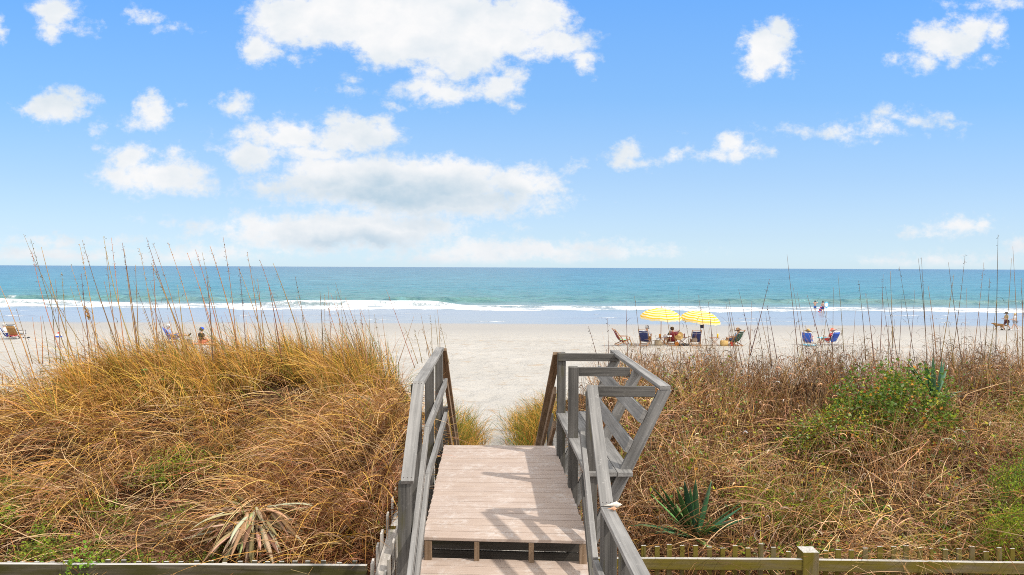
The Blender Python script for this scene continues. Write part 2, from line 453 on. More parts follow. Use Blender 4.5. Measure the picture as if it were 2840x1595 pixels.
# ------------------------------------------------------------------ ground: dune, beach, sea bed
def tensor(xs, ys, zf):
    X, Y = np.meshgrid(xs, ys); Z = zf(X, Y)
    nx, ny = len(xs), len(ys)
    v = np.stack([X.ravel(), Y.ravel(), Z.ravel()], 1)
    i = np.arange(ny - 1)[:, None] * nx + np.arange(nx - 1)[None, :]
    f = np.stack([i, i + 1, i + 1 + nx, i + nx], -1).reshape(-1, 4)
    return v, f, X.ravel(), Y.ravel()
def sym(*a):
    a = np.concatenate(a); return np.concatenate([-a[::-1], a[1:]]) if a[0] == 0 else np.concatenate([-a[::-1], a])

gx = sym(np.arange(0, 16, .16), np.arange(16, 60, .8), np.array([62, 70, 85, 110, 150, 220, 350, 700, 2000, 8000]))
gy = np.concatenate([[-60, -30, -12, -5], np.arange(-2, 22, .16), np.arange(22, 80, .35), np.arange(80, 130, 3.), [150, 250, 600, 2000]])
gv, gf, GX, GY = tensor(gx, gy, ground)
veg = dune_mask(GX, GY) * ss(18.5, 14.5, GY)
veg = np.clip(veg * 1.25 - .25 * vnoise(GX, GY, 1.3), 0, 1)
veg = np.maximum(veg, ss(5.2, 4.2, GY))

def ground_mat():
    m, nt, b = new_mat('sand')
    pos = nt.node('ShaderNodeNewGeometry').outputs['Position']
    sp = nt.node('ShaderNodeSeparateXYZ'); nt.link(pos, sp.inputs[0]); y = sp.outputs[1]
    big = nt.noise(nt.mapping(pos, (.16, .5, .5)), 1.0, 4, .6)
    mid = nt.noise(nt.mapping(pos, (1.5, 1.9, 1.5)), 1.0, 4, .6)
    fine = nt.noise(pos, 9.0, 4, .65)
    grit = nt.noise(pos, 120.0, 2, .6)
    c = nt.mix(nt.mrange(big.outputs[0], .35, .65), rgb((.372, .348, .312)), rgb((.425, .40, .362)))
    c = nt.mix(nt.mrange(grit.outputs[0], .55, .72, 0, .4), c, rgb((.40, .33, .25)))
    # scattered footprints and wrack specks: only on the dry sand
    dry = nt.mrange(y, 64, 46, 0, 1, smooth=True)
    deb = nt.noise(nt.mapping(pos, (1.25, 1.5, 1)), 1.0, 3, .6)
    c = nt.mix(nt.math('MULTIPLY', nt.mrange(deb.outputs[0], .595, .68, 0, .62), dry), c, rgb((.36, .28, .20)))
    # damp sand toward the waterline
    wob = nt.math('MULTIPLY_ADD', nt.math('SUBTRACT', big.outputs[0], .5), 14.0, y)
    c = nt.mix(nt.mrange(wob, 45, 66, 0, 1, smooth=True), c, rgb((.315, .298, .275)))
    c = nt.mix(nt.mrange(wob, 68.5, 75.5, 0, .75, smooth=True), c, rgb((.30, .265, .225)))
    # leaf litter and dead roots under the dune plants, darkened to paint shade into the gaps
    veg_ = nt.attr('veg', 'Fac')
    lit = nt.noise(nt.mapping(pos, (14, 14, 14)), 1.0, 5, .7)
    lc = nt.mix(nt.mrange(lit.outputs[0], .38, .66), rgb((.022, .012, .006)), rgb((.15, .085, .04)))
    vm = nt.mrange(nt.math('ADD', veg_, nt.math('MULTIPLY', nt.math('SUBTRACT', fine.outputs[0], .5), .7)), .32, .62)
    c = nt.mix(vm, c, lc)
    nt.link(c, b.inputs['Base Color'])
    wet = nt.mrange(wob, 68, 75, 0, 1, smooth=True)
    nt.link(nt.mrange(wet, 0, 1, .95, .3), b.inputs['Roughness'])
    nt.link(nt.mrange(wet, 0, 1, .1, .5), b.inputs['Specular IOR Level'])
    foot = nt.node('ShaderNodeTexVoronoi', feature='SMOOTH_F1'); nt.link(nt.mapping(pos, (1.7, 1.25, 1.7)), foot.inputs['Vector'])
    foot.inputs['Scale'].default_value = 1.0; foot.inputs['Smoothness'].default_value = .4
    h = nt.math('ADD', nt.math('MULTIPLY', mid.outputs[0], .9), nt.math('ADD', nt.math('MULTIPLY', foot.outputs['Distance'], .45), nt.math('MULTIPLY', fine.outputs[0], .35)))
    h = nt.math('MULTIPLY', h, nt.mrange(y, 66, 44, .06, 1, smooth=True))
    nt.link(nt.bump(h, 1.0, .19), b.inputs['Normal'])
    return m
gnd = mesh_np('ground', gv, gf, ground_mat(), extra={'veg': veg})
gnd['kind'] = 'structure'

# ------------------------------------------------------------------ sea
def foam_fields(X, Y):
    """world-space wave fronts: (height, foam)"""
    wob = (vnoise(X + 300, Y * 0 + 3, .05) - .5) * 9 + (vnoise(X + 300, Y * 0 + 9, .22) - .5) * 2.4
    seg = vnoise(X + 777, Y * 0 + 5, .055)
    # outer green crest, standing up in segments
    c1 = 124 + wob * .7
    a1 = .25 + .75 * ss(.42, .62, seg)
    left = ss(-6, -14, X) 
    d = Y - c1
    h = a1 * .75 * np.where(d < 0, np.exp(-(d / 1.1) ** 2), np.exp(-(d / 3.2) ** 2))
    # broken bore: tall white front left of the walkway, lower at right
    c2 = 112 + wob * .5 - 5 * (1 - left)
    d2 = Y - c2
    broken = left * ss(.70, .45, vnoise(X + 50, Y * 0 + 2, .035))
    h = h + (.15 + .55 * broken) * np.where(d2 < 0, np.exp(-(d2 / .9) ** 2), np.exp(-(d2 / 4) ** 2))
    edge_in = 97.5 + (vnoise(X + 11, Y * 0 + 1, .12) - .5) * 7 + (vnoise(X + 11, Y * 0 + 8, .5) - .5) * 2.5
    foam = ss(edge_in - 1.0, edge_in + 2.5, Y) * ss(c2 + 2.5, c2 + .5, Y) * (.52 + .42 * vnoise(X, Y * 1.6, .28))
    foam = np.maximum(foam, broken * ss(3.6, .5, np.abs(Y - c2 - 1.2)))
    crestfoam = ss(.72, .84, vnoise(X + 91, Y * 0 + 4, .16)) * ss(2.0, .2, np.abs(d + .4)) * (.4 + .6 * left)
    foam = np.maximum(foam, crestfoam * .75)
    foam = np.maximum(foam, .5 * ss(.62, .75, vnoise(X + 5, Y * 2, .22)) * ss(128, 112, Y) * ss(100, 108, Y))
    # small wavelets running up the shallows
    for cy, w, am, ph in ((84.5, 3.2, .10, 21), (90, 4.5, .05, 63), (79.3, 1.6, .035, 87)):
        cc = cy + (vnoise(X + ph, Y * 0 + 6, .06) - .5) * w * 2 + (vnoise(X + ph, Y * 0 + 2, .3) - .5) * .9
        d3 = Y - cc; st = ss(.3, .6, vnoise(X + ph * 3, Y * 0 + 1, .09))
        h = h + am * st * np.where(d3 < 0, np.exp(-(d3 / .25) ** 2), np.exp(-(d3 / 1.2) ** 2))
        foam = np.maximum(foam, .8 * st * ss(.45, .65, vnoise(X + ph, Y * 0 + 7, .4)) * ss(.5, .05, np.abs(d3 + .15)))
    # run-up lip at the water's edge
    return h, foam
def sea_z(X, Y):
    h, _ = foam_fields(X, Y)
    near = ss(400, 200, Y)
    rip = ((vnoise(X + 60, Y + 20, .35) - .5) * .35 + (vnoise(X + 20, Y + 70, .9) - .5) * .14) * ss(110, 135, Y)
    small = (vnoise(X + 20, Y * 2, .8) - .5) * .03
    return (h + rip + small) * near - .15 * ss(76, 70, Y)
sxs = sym(np.arange(0, 110, .4), np.array([112, 116, 122, 130, 145, 170, 220, 320, 600, 1500, 5000, 20000, 80000]))
sys_ = np.concatenate([np.arange(70, 135, .4), 135 * 1.022 ** np.arange(0, 70), np.geomspace(660, 90000, 40)])
sv, sf, SX, SY = tensor(sxs, sys_, sea_z)
_, foam = foam_fields(SX, SY)
foam = foam * ss(160, 135, SY)

def sea_mat():
    m, nt, b = new_mat('sea_water')
    pos = nt.node('ShaderNodeNewGeometry').outputs['Position']
    sp = nt.node('ShaderNodeSeparateXYZ'); nt.link(pos, sp.inputs[0]); y = sp.outputs[1]
    flat = nt.node('ShaderNodeCombineXYZ'); nt.link(sp.outputs[0], flat.inputs[0]); nt.link(y, flat.inputs[1]); p = flat.outputs[0]
    big = nt.noise(nt.mapping(p, (.012, .03, 1)), 1.0, 4, .6)
    t = nt.math('LOGARITHM', nt.math('MAXIMUM', y, 10.0), 10.0)            # 1.87 at the shore, 3 at a kilometre
    t = nt.math('MULTIPLY_ADD', nt.math('SUBTRACT', big.outputs[0], .5), .10, t)
    c = nt.ramp(nt.mrange(t, 1.86, 4.0), [(0, (.25, .275, .30)), (.055, (.235, .27, .325)), (.085, (.155, .225, .235)), (.12, (.075, .19, .175)),  # shallow stops: sky reflection painted into the water's own grey
                                          (.2, (.045, .18, .225)), (.42, (.038, .15, .22)), (.75, (.045, .125, .21)), (1, (.06, .13, .23))])
    # swell and chop seen at a low angle: long in x, short in y
    far = nt.mrange(t, 2.05, 2.9)
    chop1 = nt.noise(nt.mapping(p, (.55, 1.0, 1)), 1.0, 3, .6)
    chop2 = nt.noise(nt.mapping(p, (.16, .22, 1)), 1.0, 4, .6)
    chop3 = nt.noise(nt.mapping(p, (.03, .035, 1)), 1.0, 4, .65)
    ch = nt.math('ADD', nt.math('MULTIPLY', chop1.outputs[0], nt.mrange(far, 0, .6, .5, .0)), nt.math('ADD', nt.math('MULTIPLY', chop2.outputs[0], nt.mrange(far, .1, 1, 1.5, .6)), nt.math('MULTIPLY', chop3.outputs[0], nt.mrange(far, .2, 1, 0, 5.0))))
    calm = nt.mrange(y, 96, 122, .05, 1, smooth=True)
    foam_ = nt.attr('foam', 'Fac')
    fn = nt.noise(nt.mapping(p, (1.3, 1.0, 1)), 1.0, 5, .7)
    fn2 = nt.noise(nt.mapping(p, (.35, .9, 1)), 1.0, 4, .65)
    fm = nt.math('ADD', foam_, nt.math('ADD', nt.math('MULTIPLY', nt.math('SUBTRACT', fn.outputs[0], .5), .75), nt.math('MULTIPLY', nt.math('SUBTRACT', fn2.outputs[0], .5), .5)))
    fm = nt.mrange(fm, .45, .86, smooth=True)
    fm = nt.math('MULTIPLY', fm, nt.mrange(foam_, .02, .1))
    # wave tilt painted into the colour: dark and pale faces of the chop
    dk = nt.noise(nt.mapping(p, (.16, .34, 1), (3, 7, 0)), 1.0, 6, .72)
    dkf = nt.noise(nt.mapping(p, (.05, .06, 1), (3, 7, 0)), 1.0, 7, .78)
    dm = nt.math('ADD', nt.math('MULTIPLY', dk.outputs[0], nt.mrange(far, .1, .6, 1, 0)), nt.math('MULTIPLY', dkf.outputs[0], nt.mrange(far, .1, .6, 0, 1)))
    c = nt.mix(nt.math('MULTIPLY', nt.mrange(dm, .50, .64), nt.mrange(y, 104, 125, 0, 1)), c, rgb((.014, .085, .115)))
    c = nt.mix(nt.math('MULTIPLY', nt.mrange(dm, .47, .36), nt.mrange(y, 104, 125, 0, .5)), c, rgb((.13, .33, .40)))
    c = nt.mix(fm, c, rgb((.80, .815, .83)))
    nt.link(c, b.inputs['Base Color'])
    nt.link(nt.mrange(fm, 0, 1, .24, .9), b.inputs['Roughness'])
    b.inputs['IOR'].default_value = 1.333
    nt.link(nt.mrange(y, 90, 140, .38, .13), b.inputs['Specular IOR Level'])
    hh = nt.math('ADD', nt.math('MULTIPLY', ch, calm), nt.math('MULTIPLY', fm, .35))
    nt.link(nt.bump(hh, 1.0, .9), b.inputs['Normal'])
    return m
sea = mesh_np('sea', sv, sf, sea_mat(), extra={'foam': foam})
sea['kind'] = 'structure'
# ------------------------------------------------------------------ boardwalk
DZ = CAM_Z - 2.18                     # walking surface
Zt, Zm, Zl = DZ + 1.20, DZ + .815, DZ + .40      # rail tops
walk = empty('boardwalk', (0, 7, 3.0), 'weathered grey wooden walkway with tan deck boards, railings and a built-in bench', 'boardwalk')
WP = Vector((0, 7, 3.0))
def wbuild(mb, name, mat, parent=None, bevel=.004, label=None):
    mb.v = [tuple(Vector(v) - WP) for v in mb.v]
    o = mb.build(name, mat, parent or walk, bevel)
    if label: o['label'] = label
    return o

c_nl = PZ(1173.3, 1489.6, DZ); c_nr = PZ(1634.7, 1501.0, DZ)
c_fl = PZ(1231.6, 1234.3, DZ); c_fr = PZ(1538.8, 1236.0, DZ)
UP = Vector((0, 0, 1))
NB = 20
deck = MB()
for i in range(NB):
    t = (i + .5) / NB
    a = c_nl.lerp(c_fl, t); b_ = c_nr.lerp(c_fr, t); d = (b_ - a).normalized()
    wdt = (c_nl - c_fl).length / NB - .0062
    thick = .026
    j0, j1 = random.uniform(-.004, .004), random.uniform(-.004, .004)
    deck.bar(a + d * j0 - UP * (thick / 2 + random.uniform(0, .0015)), b_ + d * j1 - UP * (thick / 2), wdt, thick, board=random.random() ** 2 if i > 2 else .9)
wbuild(deck, 'deck', M['deck'], bevel=.003)
# steps down toward the house, then a landing
deck_dir = ((c_fl + c_fr) / 2 - (c_nl + c_nr) / 2).normalized()
side_dir = (c_nr - c_nl).normalized()
st_l, st_r = c_nl - UP * .19, c_nr - UP * .19
for k in range(3):
    dz = .19 * (k + 1); back = .28 * k
    nb = 3 if k < 2 else 9
    tr = MB()
    y_shift = .06 if k == 0 else -.28 * k + .04
    for q in range(nb):
        off = deck_dir * (y_shift - .145 * (q + .5))
        a = c_nl + off - UP * (dz + .013) - side_dir * .012; b_ = c_nr + off - UP * (dz + .013) + side_dir * .015
        tr.bar(a, b_, .139, .026, board=.85 + .1 * random.random())
    wbuild(tr, 'step' if k < 2 else 'landing', M['deck'], bevel=.003)
# frame under the deck edge
for t_, w_ in ((.03, .06), (.325, .042), (.655, .042), (.965, .06)):
    p = c_nl.lerp(c_nr, t_) + deck_dir * .03
    mb = MB(); mb.bar(p - UP * .03, p - UP * .80, w_, .05, up=deck_dir); wbuild(mb, 'stringer', M['brown_wood'])
for dz in (.115, .27):
    mb = MB(); a = c_nl + deck_dir * .24 - UP * dz; b_ = c_nr + deck_dir * .24 - UP * dz
    mb.bar(a, b_, .03, .14); wbuild(mb, 'riser_board', M['riser_wood'])
for t_ in (.03, .97):
    mb = MB(); mb.bar(c_nl.lerp(c_nr, t_) - UP * .115 + deck_dir * .28, c_fl.lerp(c_fr, t_) - UP * .115, .04, .17)
    wbuild(mb, 'joist', M['fence_wood_dark'])

def rail(x0, y0, x1, y1, z, w, t, mat, name='rail', z1=None, parent=None):
    mb = MB(); mb.bar((x0, y0, z - t / 2), (x1, y1, (z if z1 is None else z1) - t / 2), w, t, )
    return wbuild(mb, name, mat, parent)
def px_at(px, py, z, y=None):
    return PZ(px, py, z) if y is None else PY(px, py, y)
def chain(name, pts, w, t, mat, parent=None):
    """a run of boards following pts (their top centre line), mitred where the slope changes"""
    mb = MB(); P = [Vector(p) for p in pts]
    for i in range(len(P) - 1):
        d = (P[i + 1] - P[i]).normalized()
        side = d.cross(UP).normalized(); up = side.cross(d).normalized()
        dn = -up * (t / 2)
        c0 = c1 = None
        if i > 0: c0 = ((P[i] - P[i - 1]).normalized() + d).normalized()
        if i < len(P) - 2: c1 = ((P[i + 2] - P[i + 1]).normalized() + d).normalized()
        a, b_ = P[i] + dn, P[i + 1] + dn
        g = d * .0015
        mb.bar(a + (g if i else g * 0), b_ - (g if i < len(P) - 2 else g * 0), w, t, cap0=c0, cap1=c1)
    return wbuild(mb, name, mat, parent)

# left railing: level run beside the deck, sloping run down the near steps, stair run toward the beach
def at_y(x0, y0, y): return x0 - .0385 * (y - y0)
def off_pt(p, dx=0, dy=0, dz=0): return Vector((p[0] + dx, p[1] + dy, p[2] + dz))
Lf = px_at(1220.6, 963.0, Zt); Lb = px_at(1161, 1057, Zt)
Ln = Vector((px_at(1129, 1334, 0, 4.93).x, 4.93, px_at(1129, 1334, 0, 4.93).z))
Ls = px_at(1265, 1250, 0, 12.1)
chain('top_rail', [Ln, Lb, Lf], .095, .038, M['grey_wood'])
chain('stair_rail', [Lf + Vector((.03, .02, -.012)), Ls + Vector((.03, 0, 0))], .095, .038, M['brown_wood'])
Mf = px_at(1237, 1049, Zm); Mb_ = px_at(1184, 1180, Zm)
sl = (Lb.z - Ln.z) / (Lb.y - Ln.y)
def down(p, y1, dx=0.0): return Vector((p.x + dx - .0 * (p.y - y1), y1, p.z - sl * (p.y - y1)))
chain('mid_rail', [down(Mb_, 4.55, .03), Mb_, Mf], .038, .089, M['grey_wood'])
Kf = px_at(1236, 1142, Zl); Kb = px_at(1186, 1310, Zl)
chain('mid_rail', [down(Kb, 4.55, .03), Kb, Kf], .038, .089, M['grey_wood'])
sls = (Lf.z - Ls.z) / (Ls.y - Lf.y)
for dz in (.385, .80):
    a = Lf + Vector((.075, 0, -dz)); b_ = Ls + Vector((.075, 0, -dz))
    chain('stair_rail', [a, b_], .038, .089, M['brown_wood'])
def post(x, y, ztop, zbot, w, mat, name='post', d=None, rz=-.0385):
    mb = MB(); mb.bar((x, y, ztop), (x, y, zbot), w, d or w, up=(math.sin(rz), math.cos(rz), 0)); return wbuild(mb, name, mat)
for pxl, y in ((1193, 7.02), (1219, 8.28)):
    x = px_at(pxl, 1150, 0, y).x
    post(x - .005, y, Zt - .04, 2.6, .09, M['grey_wood_dark'])
post(Lb.x - .03, Lb.y + .08, Zt - .04, 2.7, .089, M['grey_wood_dark'])
post(px_at(1123, 1400, 0, 4.99).x, 5.0, Ln.z - .04 + sl * .02, 2.8, .095, M['grey_wood_dark'])
for k in (.45, .95):
    p = Lf.lerp(Ls, k); post(p.x - .06, p.y, p.z - .05, 1.9, .089, M['grey_wood_dark'])

# right side: three bench posts, sloping rail, level rail over the landing
A = px_at(1558, 978.7, Zt); B = px_at(1591.7, 1018.8, Zt); C = px_at(1642, 1073.5, Zt)
J = px_at(1684, 1404, 0, 4.62)
E = px_at(1781, 1592, J.z)
E2 = J + (E - J).normalized() * 3.2
bl = lambda: (bench)
post(A.x, A.y + .045, Zt - .002, 2.5, .093, M['grey_wood_dark'])
post(B.x, B.y + .045, Zt - .002, 2.5, .093, M['grey_wood_dark'])
post(C.x + .004, C.y + .05, Zt - .045, 2.6, .089, M['grey_wood_dark'])
chain('top_rail', [C + Vector((0, -.005, .018)), J], .09, .036, M['grey_wood'])
lv = (E2 - J).normalized()
chain('top_rail', [J + lv * .004 + Vector((0, 0, -.003)), E2], .09, .038, M['grey_wood'])
slr = (C.z - J.z) / (C.y - J.y)
m0 = px_at(1614.7, 1184.6, Zm); m1 = px_at(1652, 1550, 0, 4.68)
chain('mid_rail', [m0, m1, m1 + lv * 2.8], .040, .089, M['grey_wood'])
k0 = m0 + Vector((.01, .0, -.41)); k1 = m1 + Vector((.01, 0, -.41))
chain('mid_rail', [k0, k1, k1 + lv * 2.8], .040, .089, M['grey_wood_dark'])
post(J.x + .0, J.y - .07, J.z - .042, 2.8, .092, M['grey_wood_dark'], d=.14)
post(J.x + lv.x * .55 + .012, J.y - .62, J.z - .042, 2.8, .092, M['grey_wood_dark'])
post(J.x + lv.x * 1.9, J.y - 1.9, J.z - .042, 2.8, .092, M['grey_wood_dark'])
Rs = px_at(1490, 1240, 0, 12.1)
chain('stair_rail', [A + Vector((-.05, .05, .004)), Rs], .095, .038, M['brown_wood'])
for dz in (.40, .80):
    chain('stair_rail', [A + Vector((-.075, .06, -dz)), Rs + Vector((-.02, 0, -dz))], .038, .089, M['brown_wood'])
for k in (.5, .95):
    p = A.lerp(Rs, k); post(p.x + .05, p.y, p.z - .05, 1.9, .089, M['grey_wood_dark'])
# steps down to the sand on the beach side
for k in range(8):
    mb = MB(); off = deck_dir * (.16 + .29 * k) - UP * (.19 * (k + 1) + .013)
    mb.bar(c_fl + off + side_dir * .02, c_fr + off - side_dir * .02, .27, .03, board=.4); wbuild(mb, 'step', M['deck'], bevel=.003)
for t_ in (.04, .96):
    p = c_fl.lerp(c_fr, t_); mb = MB(); mb.bar(p - UP * .2, p + deck_dir * 2.5 - UP * 1.85, .04, .24); wbuild(mb, 'stringer', M['fence_wood_dark'])

# bench built onto the posts
bench = bpy.data.objects.new('bench', None); COL.objects.link(bench); bench.parent = walk
bt_n = px_at(1845, 1069.5, Zt + .004); bt_f = px_at(1703, 970.5, Zt + .004)
ext = (bt_n - bt_f).normalized()
mb = MB(); mb.bar(bt_n - UP * .019, bt_f - UP * .019, .092, .038); wbuild(mb, 'back_top_rail', M['grey_wood'], bench)
SEAT = DZ + .50
def back_x(z): return -.464 * (Zt - z)          # recline of the back supports
for P, dy in ((C, .05), (B, .045), (A, .045)):
    t_ = (P.y - bt_n.y) / (bt_f.y - bt_n.y); top = bt_n.lerp(bt_f, t_)
    y = P.y + dy - .004 if P is not C else bt_n.y + .022
    top = Vector((top.x, y, Zt - .036))
    lo = Vector((top.x + back_x(3.30), y, 3.30))
    mb = MB(); mb.bar(top, lo, .10, .038, up=(0, 1, 0), cap0=(0, 0, 1)); wbuild(mb, 'back_support', M['grey_wood'], bench)
    # arm from the post to the back support, on edge
    xa = P.x + .047 if P is not C else P.x + .05
    mb = MB(); mb.bar((xa if P is not A else P.x - .04, y - (.045 if P is A else 0), Zt - .048), (top.x + back_x(Zt - .048) - .060 if P is not A else top.x + .01, y - (.045 if P is A else 0), Zt - .05), .038, .088)
    wbuild(mb, 'arm', M['grey_wood_dark'], bench)
    # joist under the seat
    mb = MB(); mb.bar((P.x - .02, y + .045, SEAT - .038 - .045), (top.x + back_x(SEAT) - .02, y + .045, SEAT - .038 - .045), .038, .088); wbuild(mb, 'seat_joist', M['grey_wood_dark'], bench)
sup = Vector((-.464, 0, -1)).normalized()
perp = Vector((-1, 0, .464)).normalized()
for z in (4.945, 4.70):
    a = Vector((bt_n.x + back_x(z), bt_n.y - .05, z)) + perp * .072
    b_ = Vector((bt_f.x + back_x(z), bt_f.y + .02, z)) + perp * .072
    mb = MB(); mb.bar(a, b_, .115, .038, up=perp); wbuild(mb, 'back_slat', M['grey_wood'], bench)
x0 = lambda P: P.x - .05
seams = [(C.y - .02, B.y + .0475), (B.y + .0525, A.y + .12)]
for (ya, yb) in seams:
    for j in range(3):
        fx = lambda y: (A.x + (C.x - A.x) * (A.y - y) / (A.y - C.y))
        o_ = -.05 + .0625 + j * .132
        dzz = 0.0 if ya < B.y else .004
        mb = MB(); mb.bar((fx(ya) + o_, ya, SEAT - .019 + dzz), (fx(yb) + o_, yb, SEAT - .019 + dzz), .127, .038); wbuild(mb, 'seat_plank', M['grey_wood'], bench)
# nail heads on the rails
NAIL = plain('rusty_nail', (.05, .035, .03), .6)
for p, q in ((Lb, -1), (Ln, 1), (C, -1), (J, 1)):
    d = ((Ln - Lb) if p in (Lb, Ln) else (J - C)).normalized(); s_ = d.cross(UP).normalized(); u_ = s_.cross(d).normalized()
    if u_.z < 0: u_ = -u_
    for k in (-.028, 0, .028):
        c = p - d * (.03 * q) + s_ * k + u_ * .001
        nails = MB(); nails.tube([c - u_ * .004, c + u_ * .0012], .0036, 6); wbuild(nails, 'nail', NAIL, bevel=0)
mb = MB(); bp = px_at(1600 + 210 / 5.459, 1330 + 1200 / 5.459, 0, 5.2)
mb.tube([bp + Vector((0, -.02, 0)), bp + Vector((0, .03, 0))], .016, 10); wbuild(mb, 'bolt', plain('dark_bolt', (.08, .075, .07), .5, metal=.6), bevel=.003)

# shells left on the rail
sh = plain('white_shell', (.62, .56, .47), .5, .2, scale=60)
tip = J + Vector((.01, -.035, .002))
def shell(name, loc, L, r, rz, mat, label):
    o = empty(name, loc, label, 'seashell', 'seashells on the rail', rz)
    m1 = MB(); n = 26; pts = []; rs = []
    for i in range(n):
        t = i / (n - 1); pts.append((L * (t - .5), 0, r * .95))
        body = (math.sin(math.pi * min(1, t * 1.45) ** .8) if t < .69 else 0)
        prof_ = np.interp(t, [0, .12, .35, .62, .72, .80, .86, .92, 1], [.10, .16, .42, .98, 1.0, .72, .62, .36, .04])
        rs.append(max(.0015, r * prof_ * (1 + .06 * math.sin(t * 50))))
    m1.tube(pts, rs, 14); m1.build('shell_body', mat, o, smooth=True)
    m2 = MB()
    for k in range(7):
        a = k * .55; m2.tube([(L * .20, r * .8 * math.cos(a), r * .95 + r * .8 * math.sin(a)), (L * .235, r * 1.25 * math.cos(a), r * .95 + r * 1.25 * math.sin(a))], [.003, .0008], 5)
    m2.build('shell_knobs', mat, o)
    return o
shell('seashell', tip + Vector((.025, .0, 0)), .125, .020, .16, sh, 'larger white knobbed whelk shell lying across the joint of the grey handrail')
shell('seashell', tip + Vector((.012, -.052, 0)), .062, .0125, .03, plain('orange_shell', (.58, .30, .16), .35, .35, scale=55), 'small orange shell lying on the handrail in front of the white shell')

# ------------------------------------------------------------------ picket fences
FZ = 3.67
fence_counter = 0
def fbuild(mb, name, mat, parent, bevel=.003):
    mb.v = [tuple(Vector(v) - parent.location) for v in mb.v]
    return mb.build(name, mat, parent, bevel)
fa = px_at(-140, 1562.5, FZ); fb = px_at(1018, 1566.5, FZ)
fl = empty('picket_fence', (fa.x * .5 + fb.x * .5, fa.y, 2.95), 'dark mossy fence rail with low pickets, in front of the left dune', 'fence')
mb = MB(); mb.bar(fa + Vector((-3, .006, -.05)), fb - Vector((0, 0, .05)), .038, .10); fbuild(mb, 'rail', M['fence_wood_dark'], fl)
mb = MB(); mb.bar(fa + Vector((-3, .006, -.50)), fb - Vector((0, 0, .50)), .038, .09); fbuild(mb, 'rail', M['fence_wood_dark'], fl)
x = fa.x
while x < fb.x - .05:
    mb = MB(); h = random.uniform(-.006, .022)
    mb.bar((x, fa.y + .045, FZ + h), (x + random.uniform(-.01, .01), fa.y + .05, 2.85), .042, .016, up=(0, 1, 0)); fbuild(mb, 'picket', M['fence_wood_dark'], fl, .002)
    x += random.uniform(.105, .135)

ra = px_at(1772, 1547, FZ + .01); rb = px_at(2226, 1550, FZ + .01); rc = px_at(2269, 1551, FZ); rd = px_at(2960, 1563, FZ - .01)
fr = empty('picket_fence', (rb.x, rb.y, 2.95), 'mossy olive fence with a stout post and short pickets, before the right dune', 'fence')
mb = MB(); mb.bar(ra + Vector((-.5, 0, -.047)), rb + Vector((.02, 0, -.047)), .04, .094); fbuild(mb, 'rail', M['fence_wood'], fr)
mb = MB(); mb.bar(rc + Vector((-.02, 0, -.05)), rd + Vector((2, -.03, -.05)), .04, .098); fbuild(mb, 'rail', M['fence_wood'], fr)
mb = MB(); mb.bar(ra + Vector((-.5, 0, -.53)), rd + Vector((2, 0, -.53)), .04, .09); fbuild(mb, 'rail', M['fence_wood'], fr)
pt = px_at(2247.5, 1530, 0, rb.y - .01)
mb = MB(); mb.bar(pt + Vector((0, .05, .0)), Vector((pt.x, pt.y + .05, 2.7)), .14, .135, up=(0, 1, 0)); fbuild(mb, 'post', M['fence_wood'], fr, .006)
z6 = lambda v: 1740 + v / 2.342
for v, tp in ((105, 1200), (193, 1206), (272, 1194), (355, 1200), (443, 1200), (533, 1210), (618, 1217), (700, 1202), (783, 1217), (868, 1190), (948, 1212), (1045, 1240), (1290, 1235), (1370, 1228), (1455, 1230), (1545, 1217), (1640, 1207), (1730, 1207), (1810, 1202), (1900, 1215), (1975, 1222), (2065, 1225), (2155, 1222), (2240, 1208), (2330, 1240), (2415, 1215), (2500, 1220), (2590, 1225)):
    p = px_at(z6(v), 1000 + tp / 2.342, 0, ra.y + .055)
    mb = MB(); lean = random.uniform(-.015, .015)
    mb.bar(p, (p.x + lean, p.y + .005, 2.85), random.uniform(.040, .046) if v != 1975 else .03, .016, up=(.1 * random.uniform(-1, 1), 1, 0)); fbuild(mb, 'picket', M['fence_wood'], fr, .002)

# side fence running along the walkway
z3 = lambda x_, y_: (960 + x_ / 5.459, 1330 + y_ / 5.459)
SZ = 3.80
s_far = px_at(*z3(712, 752), SZ); s_near = px_at(*z3(520, 1447), SZ); sdir = (s_near - s_far).normalized()
fs = empty('picket_fence', (s_far.x, s_far.y - .5, 2.95), 'pale splintered rail with pickets on both sides, left of the walkway', 'fence')
mb = MB(); mb.bar(s_far - UP * .019, s_near + sdir * 1.6 - UP * .019, .088, .038); mb_ = fbuild(mb, 'rail', M['fence_wood_pale'], fs)
mb = MB(); q0 = s_far - sdir * .12 - UP * .05; mb.bar(q0 + UP * .0, q0 - sdir * 1.3, .075, .07); fbuild(mb, 'rail', M['fence_wood'], fs)
for (vx, vy), sgn in (((285, 1235), -1), ((415, 985), -1), ((505, 785), -1), ((575, 515), -1), ((705, 280), -1), ((800, 135), -1), ((650, 1400), 1), ((705, 1175), 1), ((735, 925), 1), ((830, 725), 1), ((815, 375), 1)):
    zt = 3.93 if sgn < 0 else 3.90
    p = px_at(*z3(vx, vy), zt); 
    ctr = s_far + sdir * ((p - s_far).dot(sdir)); sd_ = Vector((sdir.y, -sdir.x, 0)); sd_ = sd_ if sd_.x > 0 else -sd_
    p = Vector((ctr.x, ctr.y, zt)) + sd_ * (sgn * .056)
    mb = MB(); mb.bar(p, (p.x + random.uniform(-.008, .008), p.y + random.uniform(-.02, .02), 2.85), .10, .018, up=sd_); fbuild(mb, 'picket', M['fence_wood_pale'] if vy > 200 else M['fence_wood'], fs, .002)
